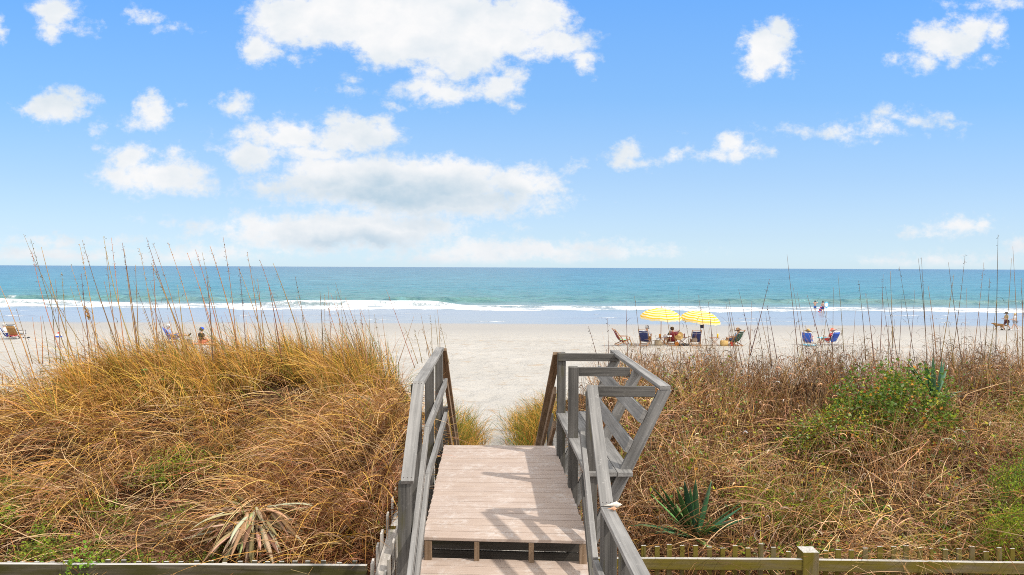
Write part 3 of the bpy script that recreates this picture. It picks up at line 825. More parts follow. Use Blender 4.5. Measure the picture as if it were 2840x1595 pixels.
# ------------------------------------------------------------------ plants
def U(a, b, n): return rng.uniform(a, b, n)
def ribbons(base, az, el0, L, droop, width, tint, segs=6, turn=0.0, roll=None, p=1.0, taper=.15, swell=False, v_fold=False, belly=0.0):
    """curved flat blades; all arguments arrays of length N; returns verts, quads, tints"""
    n = len(base); P = np.zeros((n, segs + 1, 3)); T = np.zeros((n, segs + 1, 3))
    P[:, 0] = base; az = np.array(az, float).copy() * np.ones(n)
    turn = turn * np.ones(n)
    for k in range(segs + 1):
        t = k / segs
        el = el0 - droop * t ** p
        a = az + turn * t
        T[:, k] = np.stack([np.cos(el) * np.cos(a), np.cos(el) * np.sin(a), np.sin(el)], 1)
        if k: P[:, k] = P[:, k - 1] + (T[:, k] + T[:, k - 1]) * .5 * (L / segs)[:, None]
    roll = U(0, math.pi, n) if roll is None else roll * np.ones(n)
    hor = np.stack([-np.sin(az), np.cos(az), np.zeros(n)], 1)[:, None, :] * np.ones((1, segs + 1, 1))
    upv = np.cross(T, hor)
    S = hor * np.cos(roll)[:, None, None] + upv * np.sin(roll)[:, None, None]
    tt = np.linspace(0, 1, segs + 1)
    if swell: wv = np.interp(tt, [0, .12, .45, .8, 1], [.75, .85, 1, .6, .03])
    else: wv = np.interp(tt, [0, .6, 1], [1, .85, taper])
    half = (width / 2)[:, None] * wv[None, :]
    A = P + S * half[..., None]; B = P - S * half[..., None]
    V = np.stack([A, B], 2).reshape(n, (segs + 1) * 2, 3)
    off = (np.arange(n) * (segs + 1) * 2)[:, None, None]
    k = np.arange(segs)
    q = np.stack([2 * k, 2 * k + 1, 2 * k + 3, 2 * k + 2], 1)[None] + off
    tc = tint[:, None, :] * np.interp(tt, [0, .5, 1], [.85, 1.0, 1.08])[None, :, None]
    tc = np.repeat(tc[:, :, None, :], 2, 2).reshape(n, (segs + 1) * 2, 3)
    return V.reshape(-1, 3), q.reshape(-1, 4), tc.reshape(-1, 3)
def merge(parts):
    vs, fs, ts, o = [], [], [], 0
    for v, f, t in parts:
        vs.append(v); fs.append(f + o); ts.append(t); o += len(v)
    return np.concatenate(vs), np.concatenate(fs), np.concatenate(ts)
def leaves(c, size, tint, flat=.5, ratio=.75):
    """small folded leaves at points c"""
    n = len(c); a = U(0, 2 * math.pi, n); e = U(-.9, .9, n) * (1 - flat) * 1.6 + U(-.4, .4, n)
    d = np.stack([np.cos(e) * np.cos(a), np.cos(e) * np.sin(a), np.sin(e)], 1)
    r = rng.normal(size=(n, 3)); r[:, 2] *= (1 - flat)
    s = np.cross(d, r + np.array([0, 0, .02])); sn = np.cross(d, np.array([0, 0, 1.]) + .6 * rng.normal(size=(n, 3)))
    s = sn / np.linalg.norm(sn, axis=1, keepdims=True)
    nn = np.cross(s, d)
    sz = size[:, None]
    V = np.stack([c, c + d * sz * .35 + s * sz * ratio * .5 - nn * sz * .12, c + d * sz * .95 - nn * sz * U(.0, .3, n)[:, None], c + d * sz * .35 - s * sz * ratio * .5 - nn * sz * .12], 1)
    q = np.arange(4)[None] + (np.arange(n) * 4)[:, None]
    return V.reshape(-1, 3), q, np.repeat(tint, 4, 0)
def pal(cols, wts, n, jit=.18):
    cols = np.array(cols); i = rng.choice(len(cols), n, p=np.array(wts) / sum(wts))
    return np.clip(cols[i] * (1 + U(-jit, jit, n))[:, None] * (1 + rng.normal(0, .05, (n, 3))), .003, .95)
STRAW = (.60, .40, .20); TAN = (.50, .345, .20); GOLD = (.62, .385, .125); BROWN = (.27, .155, .08); RED = (.30, .135, .075)
PINK = (.50, .36, .265); GREY = (.36, .29, .22); DARK = (.12, .07, .04); GREEN = (.12, .175, .025); LIME = (.24, .30, .02); OLIVE = (.26, .24, .05); BLOND = (.66, .50, .28)

# --- matted dead grass on the left dune
def spots(n, x0, x1, y0, y1, thr=.35):
    x = U(x0, x1, n * 2); y = U(y0, y1, n * 2)
    k = dune_mask(x, y) > thr
    return x[k][:n], y[k][:n]
CAP = np.array([.66, .45, .25])
def lum(n, s=.45): return np.exp(rng.normal(0, s, n))[:, None]
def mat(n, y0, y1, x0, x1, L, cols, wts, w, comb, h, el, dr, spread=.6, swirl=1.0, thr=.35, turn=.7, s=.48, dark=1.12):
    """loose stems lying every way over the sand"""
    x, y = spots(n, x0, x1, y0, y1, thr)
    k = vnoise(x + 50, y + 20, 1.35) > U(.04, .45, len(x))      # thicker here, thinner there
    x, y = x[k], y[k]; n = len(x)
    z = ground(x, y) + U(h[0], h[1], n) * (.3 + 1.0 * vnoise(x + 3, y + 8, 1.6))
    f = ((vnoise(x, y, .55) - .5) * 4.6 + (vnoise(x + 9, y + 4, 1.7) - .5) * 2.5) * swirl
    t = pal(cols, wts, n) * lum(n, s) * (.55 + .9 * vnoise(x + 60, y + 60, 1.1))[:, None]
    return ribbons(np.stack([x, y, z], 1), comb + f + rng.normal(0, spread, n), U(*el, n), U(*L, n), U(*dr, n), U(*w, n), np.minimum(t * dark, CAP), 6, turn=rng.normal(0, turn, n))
def flop(nt, per, x0, x1, y0, y1, L, w, cols, wts, comb, el, dr, rad=.10, spread=.42, thr=.35, lift=(.0, .2), cand=None):
    """tussocks whose long blades arch over and hang, all combed one way"""
    cx, cy = spots(nt, x0, x1, y0, y1, thr) if cand is None else cand
    nt = len(cx); n = nt * per
    a0 = comb + (vnoise(cx, cy, .6) - .5) * 3.0 + rng.normal(0, .5, nt); sz = U(.7, 1.25, nt); br = np.exp(rng.normal(0, .2, nt)); lf = U(lift[0], lift[1], nt)
    r = lambda v: np.repeat(v, per)
    x = r(cx) + rng.normal(0, rad, n); y = r(cy) + rng.normal(0, rad, n)
    t = pal(cols, wts, n) * lum(n, .25) * r(br)[:, None]
    z = ground(x, y) + r(lf) + U(-.06, .06, n)
    k = dune_mask(x, y) > .12
    args = [np.stack([x, y, z], 1), r(a0) + rng.normal(0, spread, n), U(*el, n), U(*L, n) * r(sz), U(*dr, n), U(*w, n), np.minimum(t * 1.08, CAP)]
    return ribbons(*[q[k] for q in args], 8, turn=rng.normal(0, .35, k.sum()), p=1.25)
PI = math.pi
STRAW = (.56, .30, .085); TAN = (.43, .235, .10); GOLD = (.60, .315, .058); BROWN = (.165, .070, .026); RED = (.26, .095, .042); PINK = (.46, .255, .145)
GREY = (.25, .185, .13); DARK = (.05, .025, .012); BLOND = (.62, .43, .19); OLIVE = (.20, .165, .03)
parts = []
XL, XR = -10.5, -.8
# lower layer coloured dark to paint the shade between stems, then tangled middle layer
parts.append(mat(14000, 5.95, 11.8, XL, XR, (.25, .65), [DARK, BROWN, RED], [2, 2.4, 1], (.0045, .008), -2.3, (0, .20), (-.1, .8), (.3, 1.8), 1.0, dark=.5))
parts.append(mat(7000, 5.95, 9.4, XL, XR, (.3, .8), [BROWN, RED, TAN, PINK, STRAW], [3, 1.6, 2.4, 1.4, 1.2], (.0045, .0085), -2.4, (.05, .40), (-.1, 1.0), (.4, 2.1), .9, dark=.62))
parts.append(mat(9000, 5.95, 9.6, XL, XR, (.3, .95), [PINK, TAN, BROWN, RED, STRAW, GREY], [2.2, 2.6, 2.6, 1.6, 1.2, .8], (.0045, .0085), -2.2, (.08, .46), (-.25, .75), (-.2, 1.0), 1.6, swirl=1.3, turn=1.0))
# tussocks bowed over: golden on the upper flank, browner lower down
parts.append(flop(95, 66, XL, XR - .3, 8.6, 11.4, (.6, 1.15), (.0045, .0085), [GOLD, STRAW, TAN, BROWN, OLIVE], [3, 3, 2, 1, .6], PI + .7, (.6, 1.5), (.9, 2.4), spread=.7))
parts.append(flop(30, 55, XL, -2.0, 7.0, 9.0, (.55, 1.1), (.0045, .0085), [STRAW, TAN, BROWN, PINK, GOLD], [2.6, 3, 2, 1, 1], PI + .75, (.5, 1.3), (1.3, 2.6)))
parts.append(flop(18, 45, -3.2, XR - .35, 6.4, 9.4, (.5, .95), (.0045, .008), [STRAW, TAN, BROWN, PINK, GREY], [2, 3, 2, 1.4, 1], PI + 1.2, (.5, 1.4), (1.4, 2.8), spread=.8))
parts.append(flop(34, 60, -9.5, -5.0, 6.6, 8.2, (.7, 1.3), (.0045, .0085), [STRAW, GOLD, TAN, BLOND], [3, 2, 2, 1], PI + .55, (.35, .9), (.9, 1.7), spread=.25))
# rough tussocks crowding the railing
parts.append(flop(38, 48, 0, 0, 0, 0, (.4, .95), (.0045, .0085), [STRAW, TAN, BROWN, PINK, GOLD], [2, 2.4, 2, 1.4, 1.4], PI + 1.2, (.6, 1.5), (.8, 2.6), rad=.13, spread=1.6, lift=(.05, .45), cand=(U(-2.7, -1.15, 38), U(6.0, 9.2, 38))))
# broken upright tufts scattered down the slope
parts.append(flop(46, 34, XL, XR - .3, 6.1, 9.6, (.35, .8), (.0045, .0085), [STRAW, TAN, BROWN, OLIVE, GREEN, PINK], [2, 2, 2, 1, .8, 1], PI + .8, (.9, 1.5), (.1, 1.4), rad=.07, spread=1.6, lift=(.05, .25)))
# single bright straws on top
parts.append(mat(2400, 6.0, 10.0, XL, XR, (.5, 1.3), [BLOND, STRAW, PINK], [2, 2, 1], (.005, .0085), -2.5, (.22, .5), (-.15, .5), (.2, 1.0), .8, s=.2))
parts.append(mat(2600, 5.95, 7.4, XL, XR, (.3, .8), [BLOND, TAN, PINK], [1, 2, 2], (.004, .007), -1.9, (.15, .45), (-.15, .8), (.3, 1.4), 1.2, s=.2))
# reddish twigs by the fence corner
parts.append(mat(5200, 5.95, 7.2, -3.3, -1.15, (.2, .5), [RED, (.25, .11, .06), BROWN], [2, 2, 1], (.003, .0055), 0, (.04, .42), (-.2, 1.0), (.2, 1.4), 2.0))
v, f, t = merge(parts)
o = mesh_np('dead_grass', v, f, M['straw'], t, smooth=False); o['kind'] = 'stuff'
tag(o, 'tangled mat of golden and brown dead grass covering the left dune', 'dead grass')

# --- right dune: stiff pinkish-brown stems with curled dry leaves
RC = [PINK, TAN, BROWN, GREY, STRAW, OLIVE]; RW = [3, 2.4, 2.6, 1.3, .8, .6]
parts = []
parts.append(mat(13000, 6.1, 12.0, .9, 11.5, (.25, .6), [DARK, BROWN, (.12, .06, .03)], [2, 2.2, 1], (.0045, .008), 0, (0, .22), (.0, 1.3), (.2, 1.7), 2.0, thr=.3, dark=.45))  # lowest stems coloured dark, painting the shade in the gaps
parts.append(mat(8500, 6.1, 10.8, .9, 11.5, (.25, .75), RC, RW, (.004, .0075), 0, (.05, .45), (-.1, 1.3), (.2, 1.7), 1.4, thr=.3))
parts.append(mat(8000, 7.0, 12.8, .9, 11.5, (.45, .85), RC, [2.4, 2.4, 3.4, 1, .4, .6], (.004, .007), 0, (0, .2), (1.0, 1.55), (0, .5), 2.0, thr=.3))
parts.append(mat(2200, 6.2, 10.5, 1.2, 11, (.5, 1.3), [PINK, BLOND, STRAW], [2.4, 1, 1], (.005, .009), 0, (.22, .55), (-.25, .6), (.0, .9), 1.6, thr=.3, s=.2))
parts.append(flop(50, 34, 1.3, 11, 6.2, 10.6, (.35, .8), (.0045, .008), [STRAW, OLIVE, GREEN, TAN, PINK], [2, 1.4, 1, 2, 1], 0, (.9, 1.5), (.1, 1.6), rad=.08, spread=1.8, lift=(.05, .25)))
parts.append(flop(60, 45, 1.2, 11, 6.4, 10.5, (.4, .9), (.004, .0075), [PINK, TAN, BROWN], [2, 2, 2], 0, (.6, 1.5), (1.2, 2.8), rad=.16, spread=1.4))
# short curled-over dry leaves
x, y = spots(6500, .95, 11.5, 6.3, 12.4); n = len(x)
z = ground(x, y) + U(.14, .62, n)
parts.append(ribbons(np.stack([x, y, z], 1), U(0, 6.28, n), U(.4, 1.3, n), U(.09, .22, n), U(2.2, 4.2, n), U(.008, .015, n), np.clip(pal([PINK, (.50, .37, .27), BROWN, TAN], [3, 1.2, 2.4, 2], n) * lum(n), .004, .9), 6))
parts.append(mat(2600, 5.96, 6.3, 1.1, 9.5, (.3, .8), [PINK, TAN, BROWN, STRAW], [2, 2, 2, 1], (.004, .0075), -PI / 2, (.1, .75), (-.3, 1.2), (.3, 1.6), 1.2, thr=.0))
# low stems in the gap below the bench and beside the deck
x = U(.72, 1.6, 2600); y = U(5.3, 9.2, 2600)
parts.append(ribbons(np.stack([x, y, ground(x, y) + U(0, .35, 2600)], 1), U(-.8, 2.2, 2600), U(-.1, .9, 2600), U(.2, .6, 2600), U(.2, 1.6, 2600), U(.004, .0075, 2600), pal(RC, RW, 2600), 5))
v, f, t = merge(parts)
o = mesh_np('dead_grass', v, f, M['straw'], t, smooth=False); o['kind'] = 'stuff'
tag(o, 'tangle of pinkish brown dry stems covering the right dune', 'dead grass')

# --- standing beach grass along the crests and either side of the sandy path
def tussocks(cx, cy, per, rad, L, w, cols, wts, el=(1.05, 1.55), dr=(.2, 1.5), comb=None, seg=6):
    n = len(cx) * per
    x = np.repeat(cx, per) + rng.normal(0, rad, n); y = np.repeat(cy, per) + rng.normal(0, rad, n)
    cs = np.repeat(U(.5, 1.35, len(cx)), per)
    k = dune_mask(x, y) > .02
    x, y, cs = x[k], y[k], cs[k]; n = len(x)
    az = U(0, 6.28, n) if comb is None else comb + rng.normal(0, .9, n)
    t = pal(cols, wts, n) * np.repeat(U(.8, 1.2, len(cx)), per)[k][:, None]
    return ribbons(np.stack([x, y, ground(x, y) - .03], 1), az, U(*el, n), U(*L, n) * cs, U(*dr, n), U(*w, n), t, seg, turn=rng.normal(0, .3, n), p=1.5)
GC = [GOLD, STRAW, OLIVE, GREEN, TAN, BROWN]; GW = [2.8, 2.4, 2.4, 1.9, 1.5, .9]
parts = []
def ridge(x):       # where the foot of the tall grass runs
    return 11.2 + .5 * np.sin(x * 1.3)
cx = U(-6.3, -2.0, 165); cy = ridge(cx) + rng.normal(0, .8, 165)
parts.append(tussocks(cx, cy, 54, .09, (.45, 1.02), (.0045, .0085), GC, GW, el=(1.1, 1.57), dr=(.0, 1.1), comb=PI + .4))
parts.append(flop(50, 60, 0, 0, 0, 0, (.55, 1.05), (.0045, .0085), [GOLD, STRAW, TAN, OLIVE], [3, 2.5, 1.5, 1], PI + .5, (1.0, 1.5), (.9, 2.2), lift=(0, .12), spread=.9, cand=(U(-6.6, -1.9, 50), U(9.8, 11.6, 50))))
cx, cy = U(-9.8, -5.6, 60), U(9.8, 12.6, 60)
parts.append(tussocks(cx, cy, 24, .16, (.4, .95), (.004, .007), [TAN, BROWN, OLIVE, STRAW], [2, 2, 1.2, 1], comb=PI + .3))
cx, cy = U(-2.7, -1.3, 42), U(8.6, 12.2, 42)
parts.append(tussocks(cx, cy, 42, .11, (.4, .8), (.0045, .0075), [GREEN, OLIVE, GOLD, STRAW, TAN], [1.6, 2, 2, 2, 2]))
v, f, t = merge(parts)
o = mesh_np('beach_grass', v, f, M['straw'], t, smooth=False); o['kind'] = 'stuff'
tag(o, 'green and gold standing beach grass along the left dune crest', 'beach grass')
parts = []
cx, cy = U(1.6, 10.5, 120), U(10.4, 13.0, 120)
parts.append(tussocks(cx, cy, 36, .16, (.5, 1.1), (.004, .007), [TAN, BROWN, PINK, OLIVE, STRAW], [2.0, 3, 2, 1, 1]))
cx, cy = U(7.2, 10.5, 40), U(9.6, 12.4, 40)
parts.append(tussocks(cx, cy, 44, .15, (.45, .95), (.004, .007), [STRAW, TAN, OLIVE], [2, 2, 1.3]))
v, f, t = merge(parts)
o = mesh_np('beach_grass', v, f, M['straw'], t, smooth=False); o['kind'] = 'stuff'
tag(o, 'brown standing beach grass along the right dune crest', 'beach grass')

def grass_clump(name, label, spots_, per, rad, L, w, cols, wts, dr=(.3, 1.5), group=None):
    cx = np.array([p[0] for p in spots_]); cy = np.array([p[1] for p in spots_])
    o = empty(name, (cx.mean(), cy.mean(), gz(cx.mean(), cy.mean())), label, 'grass clump', group)
    n = len(cx) * per
    x = np.repeat(cx, per) + rng.normal(0, rad, n); y = np.repeat(cy, per) + rng.normal(0, rad, n)
    t = pal(cols, wts, n)
    v, f, tt = ribbons(np.stack([x, y, ground(x, y) - .02], 1), U(0, 6.28, n), U(.95, 1.55, n), U(*L, n), U(*dr, n), U(*w, n), t, 6, turn=rng.normal(0, .3, n), p=1.5)
    mesh_np('blades', v - np.array(o.location), f, M['straw'], tt, smooth=False, parent=o)
    return o
PC = [GREEN, OLIVE, GOLD, STRAW]; PW = [3, 2.4, 2, 1.6]
def pathspots(lst): return [tuple(PY(*disp(px, py), y)[:2]) for px, py, y in lst]
PG = 'green grass clumps lining the sandy path'
grass_clump('grass_clump', 'tall green and gold grass clump left of the sandy path, beside the stair rail', pathspots([(1145, 1090, 14.2), (1165, 1070, 14.8), (1150, 1045, 15.6), (1130, 1100, 13.6)]), 420, .20, (.45, .95), (.005, .009), PC, PW, group=PG)
grass_clump('grass_clump', 'shorter tawny grass clump at the left edge of the sandy path', pathspots([(1172, 1095, 14.2), (1180, 1075, 15.0), (1165, 1110, 13.6)]), 210, .17, (.25, .6), (.005, .008), [STRAW, GOLD, OLIVE, TAN], [3, 2, 1.5, 2], group=PG)
grass_clump('grass_clump', 'tall yellow green grass clump right of the sandy path, beside the bench', pathspots([(1338, 1075, 15.0), (1348, 1100, 14.2), (1345, 1045, 16.2), (1365, 1035, 16.5), (1338, 1085, 15.0)]), 380, .22, (.45, .95), (.005, .009), PC, [2.2, 2.8, 2.6, 2], group=PG)
grass_clump('grass_clump', 'low sparse grass clump at the right edge of the sandy path', pathspots([(1302, 1058, 16.6), (1318, 1105, 14.0), (1306, 1035, 17.6)]), 150, .20, (.25, .55), (.005, .008), PC, PW, group=PG)

# --- sea oat stalks: each one a thing
Z8 = lambda p: (p[0] / 2.862, 640 + p[1] / 2.862)
stalk_stem = leafy('dry_stalk', .6, 0.0, .2)
def stalk(base, tip, bend, r0, label, group, seeds=0, leaf=2, col=(.40, .27, .145), thick=1.0):
    base = Vector(base); tip = Vector(tip)
    o = empty('sea_oat_stalk', base, label, 'sea oat', group)
    mb = MB(); pts = []; d = tip - base
    side = Vector((d.z, 0, -d.x)).normalized()
    for i in range(12):
        t = i / 11; w = math.sin(t * 3.3 + bend * 9) * .006
        pts.append(d * t + side * (bend * d.length * (t * t - t)) + Vector((w, 0, 0)))
    rs = [max(.0011, r0 * (1 - .70 * i / 11)) for i in range(12)]
    c = [v * random.uniform(.8, 1.2) for v in col]
    mb.tube(pts, rs, 5, col=tuple(c))
    for k in range(leaf):              # torn dry leaf blades on the stem
        t = random.uniform(.12, .72); i = int(t * 11); p = pts[i]
        a = random.uniform(0, 6.28); L = random.uniform(.10, .32); q = [p]
        e0 = random.uniform(.2, 1.2); dr = random.uniform(.8, 3.6)
        for s in range(1, 7):
            e = e0 - dr * s / 6; q.append(q[-1] + Vector((math.cos(e) * math.cos(a), math.cos(e) * math.sin(a), math.sin(e))) * (L / 6))
        mb.tube(q, [.0042, .0042, .004, .0035, .003, .002, .0008], 4, col=tuple(v * .8 for v in c), flat=.3)
    mb.build('stem', stalk_stem, o, smooth=True)
    if seeds:
        sb = MB()
        for k in range(seeds):
            t = random.uniform(.70, .99); f = t * 11; i = min(10, int(f)); p = pts[i].lerp(pts[i + 1], f - i)
            a = random.uniform(0, 6.28); dd = Vector((math.cos(a) * .5 - .25, math.sin(a) * .5, random.uniform(-.5, .7))).normalized()
            L = random.uniform(.016, .034) * thick
            q = p + dd * random.uniform(.004, .02) * thick
            sb.tube([p, q, q + dd * L * .4, q + dd * L], [.0006, .002, .0055 * thick, .0006], 6, col=tuple(v * .55 for v in c), flat=.5)
        sb.build('seed_head', stalk_stem, o)
    return o
# (base, tip) on the enlarged view of the left crest
LST = [((610, 960), (245, 65), .05), ((790, 960), (190, 28), .14), ((640, 990), (330, 130), .06), ((560, 900), (255, 170), .10), ((800, 900), (630, 105), -.04), ((1010, 900), (655, 75), .06),
 ((960, 800), (840, 145), .04), ((1010, 900), (885, 55), .02), ((1120, 960), (825, 45), .12), ((1110, 930), (970, 95), -.03), ((1105, 1000), (985, 145), .02), ((1250, 900), (1105, 140), -.05),
 ((1250, 880), (1215, 230), .0), ((1560, 1000), (1165, 55), .08), ((1490, 960), (1215, 100), -.05), ((1650, 820), (1330, 90), -.08), ((1740, 900), (1485, 175), -.05), ((1800, 900), (1550, 150), -.05),
 ((1830, 980), (1605, 170), .03), ((1910, 960), (1665, 120), -.05), ((1890, 800), (1770, 50), -.05), ((2130, 900), (1890, 290), -.06), ((2080, 820), (1960, 170), -.04), ((2110, 860), (2045, 385), .0),
 ((2290, 960), (2060, 230), -.05), ((2440, 980), (2165, 255), -.06), ((2460, 960), (2340, 355), -.04), ((1500, 900), (1200, 260), -.10), ((1100, 900), (1075, 270), .0), ((720, 880), (645, 340), .0),
 ((300, 1010), (0, 440), -.05), ((760, 930), (560, 270), -.08), ((1480, 900), (1410, 430), .0), ((2570, 960), (2540, 480), .0), ((1960, 960), (1900, 300), .0), ((230, 1030), (-20, 560), .04),
 ((170, 1040), (-40, 700), .03), ((560, 930), (490, 330), .02), ((1690, 930), (1640, 360), -.03), ((2240, 940), (2130, 420), -.02), ((1330, 960), (1180, 460), .10), ((880, 960), (700, 620), .08)]
k_ = 0
for b_, t_, bend in LST:
    y = random.uniform(10.2, 12.2); bp = PY(*Z8(b_), y); tp = PY(*Z8(t_), y + random.uniform(-.3, .3))
    bp.z = min(bp.z, gz(bp.x, bp.y) + .35)
    if k_ == 0: lab = 'tallest bent sea oat stalk at the far left, its seed tip against the clouds'; 
    elif k_ == 1: lab = 'sea oat stalk arching left to the highest tip of the left dune'
    elif k_ == 13: lab = 'long straight sea oat stalk with a feathery tip above the man in the blue chair'
    elif k_ == 30: lab = 'short sea oat stalk leaning out of the left edge of the photo'
    else: lab = 'thin dry sea oat stalk leaning left above the left dune crest'
    stalk(bp, tp, bend, random.uniform(.0075, .0115), lab, 'sea oat stalks on the left dune', seeds=random.choice([6, 9, 14, 18]) if t_[1] < 400 else 0, leaf=random.choice([1, 2, 3]), col=random.choice([(.34, .18, .065), (.27, .16, .08), (.38, .215, .08), (.19, .11, .06)]))
    k_ += 1
# plump brown seed head standing by the red white and blue float
bp = PY(*Z8((800, 960)), 11.0); tp = PY(*Z8((672, 600)), 11.0)
so_ = stalk(bp, tp, .03, .006, 'sea oat stalk with a plump bushy brown seed head', 'sea oat stalks on the left dune', seeds=0, leaf=2)
sb = MB(); d = tp - bp
for k in range(46):
    t = random.uniform(.70, 1.0); p = d * t; a = random.uniform(0, 6.28); dd = Vector((math.cos(a), math.sin(a), .8)).normalized()
    sb.tube([p, p + dd * .012, p + dd * .045], [.002, .007, .001], 5, col=(.36 * random.uniform(.7, 1.2), .20, .07))
sb.build('seed_head', stalk_stem, so_)
# thinner stalks right of the left crest (on the enlarged middle view)
Z5 = lambda p: (900 + p[0] / 3.22, 740 + p[1] / 3.22)
for b_, t_ in (((60, 830), (30, 170)), ((175, 830), (100, 215)), ((165, 800), (145, 210)), ((380, 830), (265, 430)), ((375, 830), (315, 380)), ((415, 830), (395, 345)), ((500, 830), (445, 420)), ((560, 830), (513, 440)), ((780, 830), (553, 205)),
               ((820, 830), (710, 535)), ((670, 830), (800, 440)), ((865, 830), (800, 560)), ((930, 790), (860, 420)), ((945, 790), (870, 540)), ((960, 760), (948, 430)), ((1015, 740), (985, 430)), ((1030, 720), (1008, 380)), ((1105, 830), (1035, 510)), ((5, 700), (0, 245))):
    y = random.uniform(9.4, 11.6); bp = PY(*Z5(b_), y); tp = PY(*Z5(t_), y)
    bp = bp + (bp - tp) * .12
    stalk(bp, tp, random.uniform(-.03, .03), .0062, 'slender dry stalk standing between the left dune and the walkway', 'slender stalks near the walkway', seeds=random.choice([0, 0, 6, 10]), leaf=random.choice([1, 2]), col=(.30, .175, .08))
# right crest, on the 2576 px view
RST = [((2003, 850), (1980, 640)), ((2506, 830), (2511, 590)), ((2325, 800), (2310, 650)), ((2330, 880), (2318, 648)), ((2400, 860), (2428, 640)), ((2245, 840), (2240, 682)), ((1896, 860), (1936, 702)), ((1885, 850), (1858, 728)),
 ((2120, 850), (2108, 690)), ((2175, 870), (2160, 706)), ((1578, 880), (1575, 755)), ((1612, 890), (1596, 745)), ((1775, 860), (1757, 742)), ((1790, 850), (1782, 760)), ((2060, 850), (2030, 740)), ((2215, 860), (2222, 690)),
 ((2295, 870), (2262, 670)), ((2372, 870), (2400, 690)), ((2415, 880), (2386, 660)), ((2450, 880), (2475, 660)), ((2478, 870), (2490, 700)), ((2530, 880), (2545, 650)), ((2560, 870), (2548, 620)), ((2572, 890), (2570, 700)),
 ((2352, 860), (2335, 720)), ((2090, 860), (2068, 760)), ((1735, 870), (1722, 800)), ((1690, 880), (1672, 770)), ((1502, 900), (1480, 820)), ((1530, 900), (1528, 800)), ((2262, 880), (2270, 740)), ((2195, 880), (2180, 740)), ((1850, 880), (1832, 770)), ((1950, 880), (1930, 770))]
k_ = 0
for b_, t_ in RST:
    y = random.uniform(10.4, 12.6); bp = PY(*disp(*b_), y); tp = PY(*disp(*t_), y)
    bp = bp + (bp - tp) * .22
    lab = {0: 'dark upright stalk standing alone above the right dune, left of the boys in the surf', 1: 'tallest straight stalk near the right edge of the photo', 5: 'pale straight stalk standing between the surf boys and the walkers', 10: 'dark thin stalk standing in front of the empty wooden chair'}.get(k_, 'thin upright dry stalk above the right dune crest')
    stalk(bp, tp, random.uniform(-.02, .02), random.uniform(.0055, .008), lab, 'dry stalks on the right dune', seeds=random.choice([0, 0, 5, 8]), leaf=random.choice([1, 2, 2]), col=random.choice([(.18, .105, .065), (.27, .17, .09), (.13, .08, .05)]))
    k_ += 1

for k_ in range(34):                 # shorter stalks between the tall ones, left
    dx_ = random.uniform(40, 930); ty_ = random.uniform(700, 815); y = random.uniform(10.0, 12.4)
    tp = PY(*disp(dx_, ty_), y); bp = PY(*disp(dx_ + (900 - ty_) * random.uniform(.05, .45), 915), y)
    stalk(bp, tp, random.uniform(-.06, .06), random.uniform(.0055, .0085), 'short dry sea oat stalk rising from the left dune grass', 'short stalks on the left dune', seeds=random.choice([0, 0, 4]), leaf=random.choice([1, 2, 3]), col=random.choice([(.34, .18, .065), (.27, .16, .08), (.19, .11, .06)]))
for k_ in range(30):                 # and right
    dx_ = random.uniform(1660, 2570); ty_ = random.uniform(715, 835); y = random.uniform(10.2, 12.6)
    tp = PY(*disp(dx_, ty_), y); bp = PY(*disp(dx_ + random.uniform(-25, 35), 925), y)
    stalk(bp, tp, random.uniform(-.04, .04), random.uniform(.0048, .007), 'short brittle stalk rising from the right dune weeds', 'short stalks on the right dune', seeds=0, leaf=random.choice([2, 3, 4]), col=random.choice([(.18, .105, .065), (.27, .17, .09), (.13, .08, .05)]))

# --- dry weeds with curled dark leaves along the crests
parts = []
def weeds(cx, cy, hmin, hmax):
    for x0, y0 in zip(cx, cy):
        h = random.uniform(hmin, hmax); n = random.randint(2, 5)
        bx = x0 + rng.normal(0, .05, n); by = y0 + rng.normal(0, .05, n)
        base = np.stack([bx, by, ground(bx, by)], 1)
        az = U(0, 6.28, n); el = U(1.25, 1.55, n)
        tn = pal([(.20, .135, .085), (.30, .21, .13), (.14, .09, .055)], [2, 2, 1], n)
        parts.append(ribbons(base, az, el, U(.8, 1, n) * h, U(-.1, .3, n), U(.005, .008, n), tn, 6))
        m = random.randint(7, 14); k = rng.integers(0, n, m); tt = U(.35, 1, m)
        pos = base[k] + np.stack([np.cos(el[k]) * np.cos(az[k]), np.cos(el[k]) * np.sin(az[k]), np.sin(el[k])], 1) * (tt * h * .9)[:, None]
        parts.append(ribbons(pos, U(0, 6.28, m), U(.5, 1.4, m), U(.08, .22, m), U(1.6, 4.4, m), U(.006, .011, m), tn[k] * .85, 6))
weeds(U(1.7, 10.4, 230), U(10.0, 13.0, 230), .6, 1.1)
weeds(U(5.0, 9.5, 60), U(10.4, 12.6, 60), .7, 1.15)
weeds(U(-9.0, -5.4, 26), U(10.2, 12.4, 26), .5, 1.0)
weeds(U(-2.6, -1.3, 18), U(9.6, 11.6, 18), .5, .9)
v, f, t = merge(parts)
o = mesh_np('dry_weeds', v, f, M['straw'], t, smooth=False); o['kind'] = 'stuff'
tag(o, 'brittle dark weeds with curled dead leaves along the dune crests', 'dry weeds')

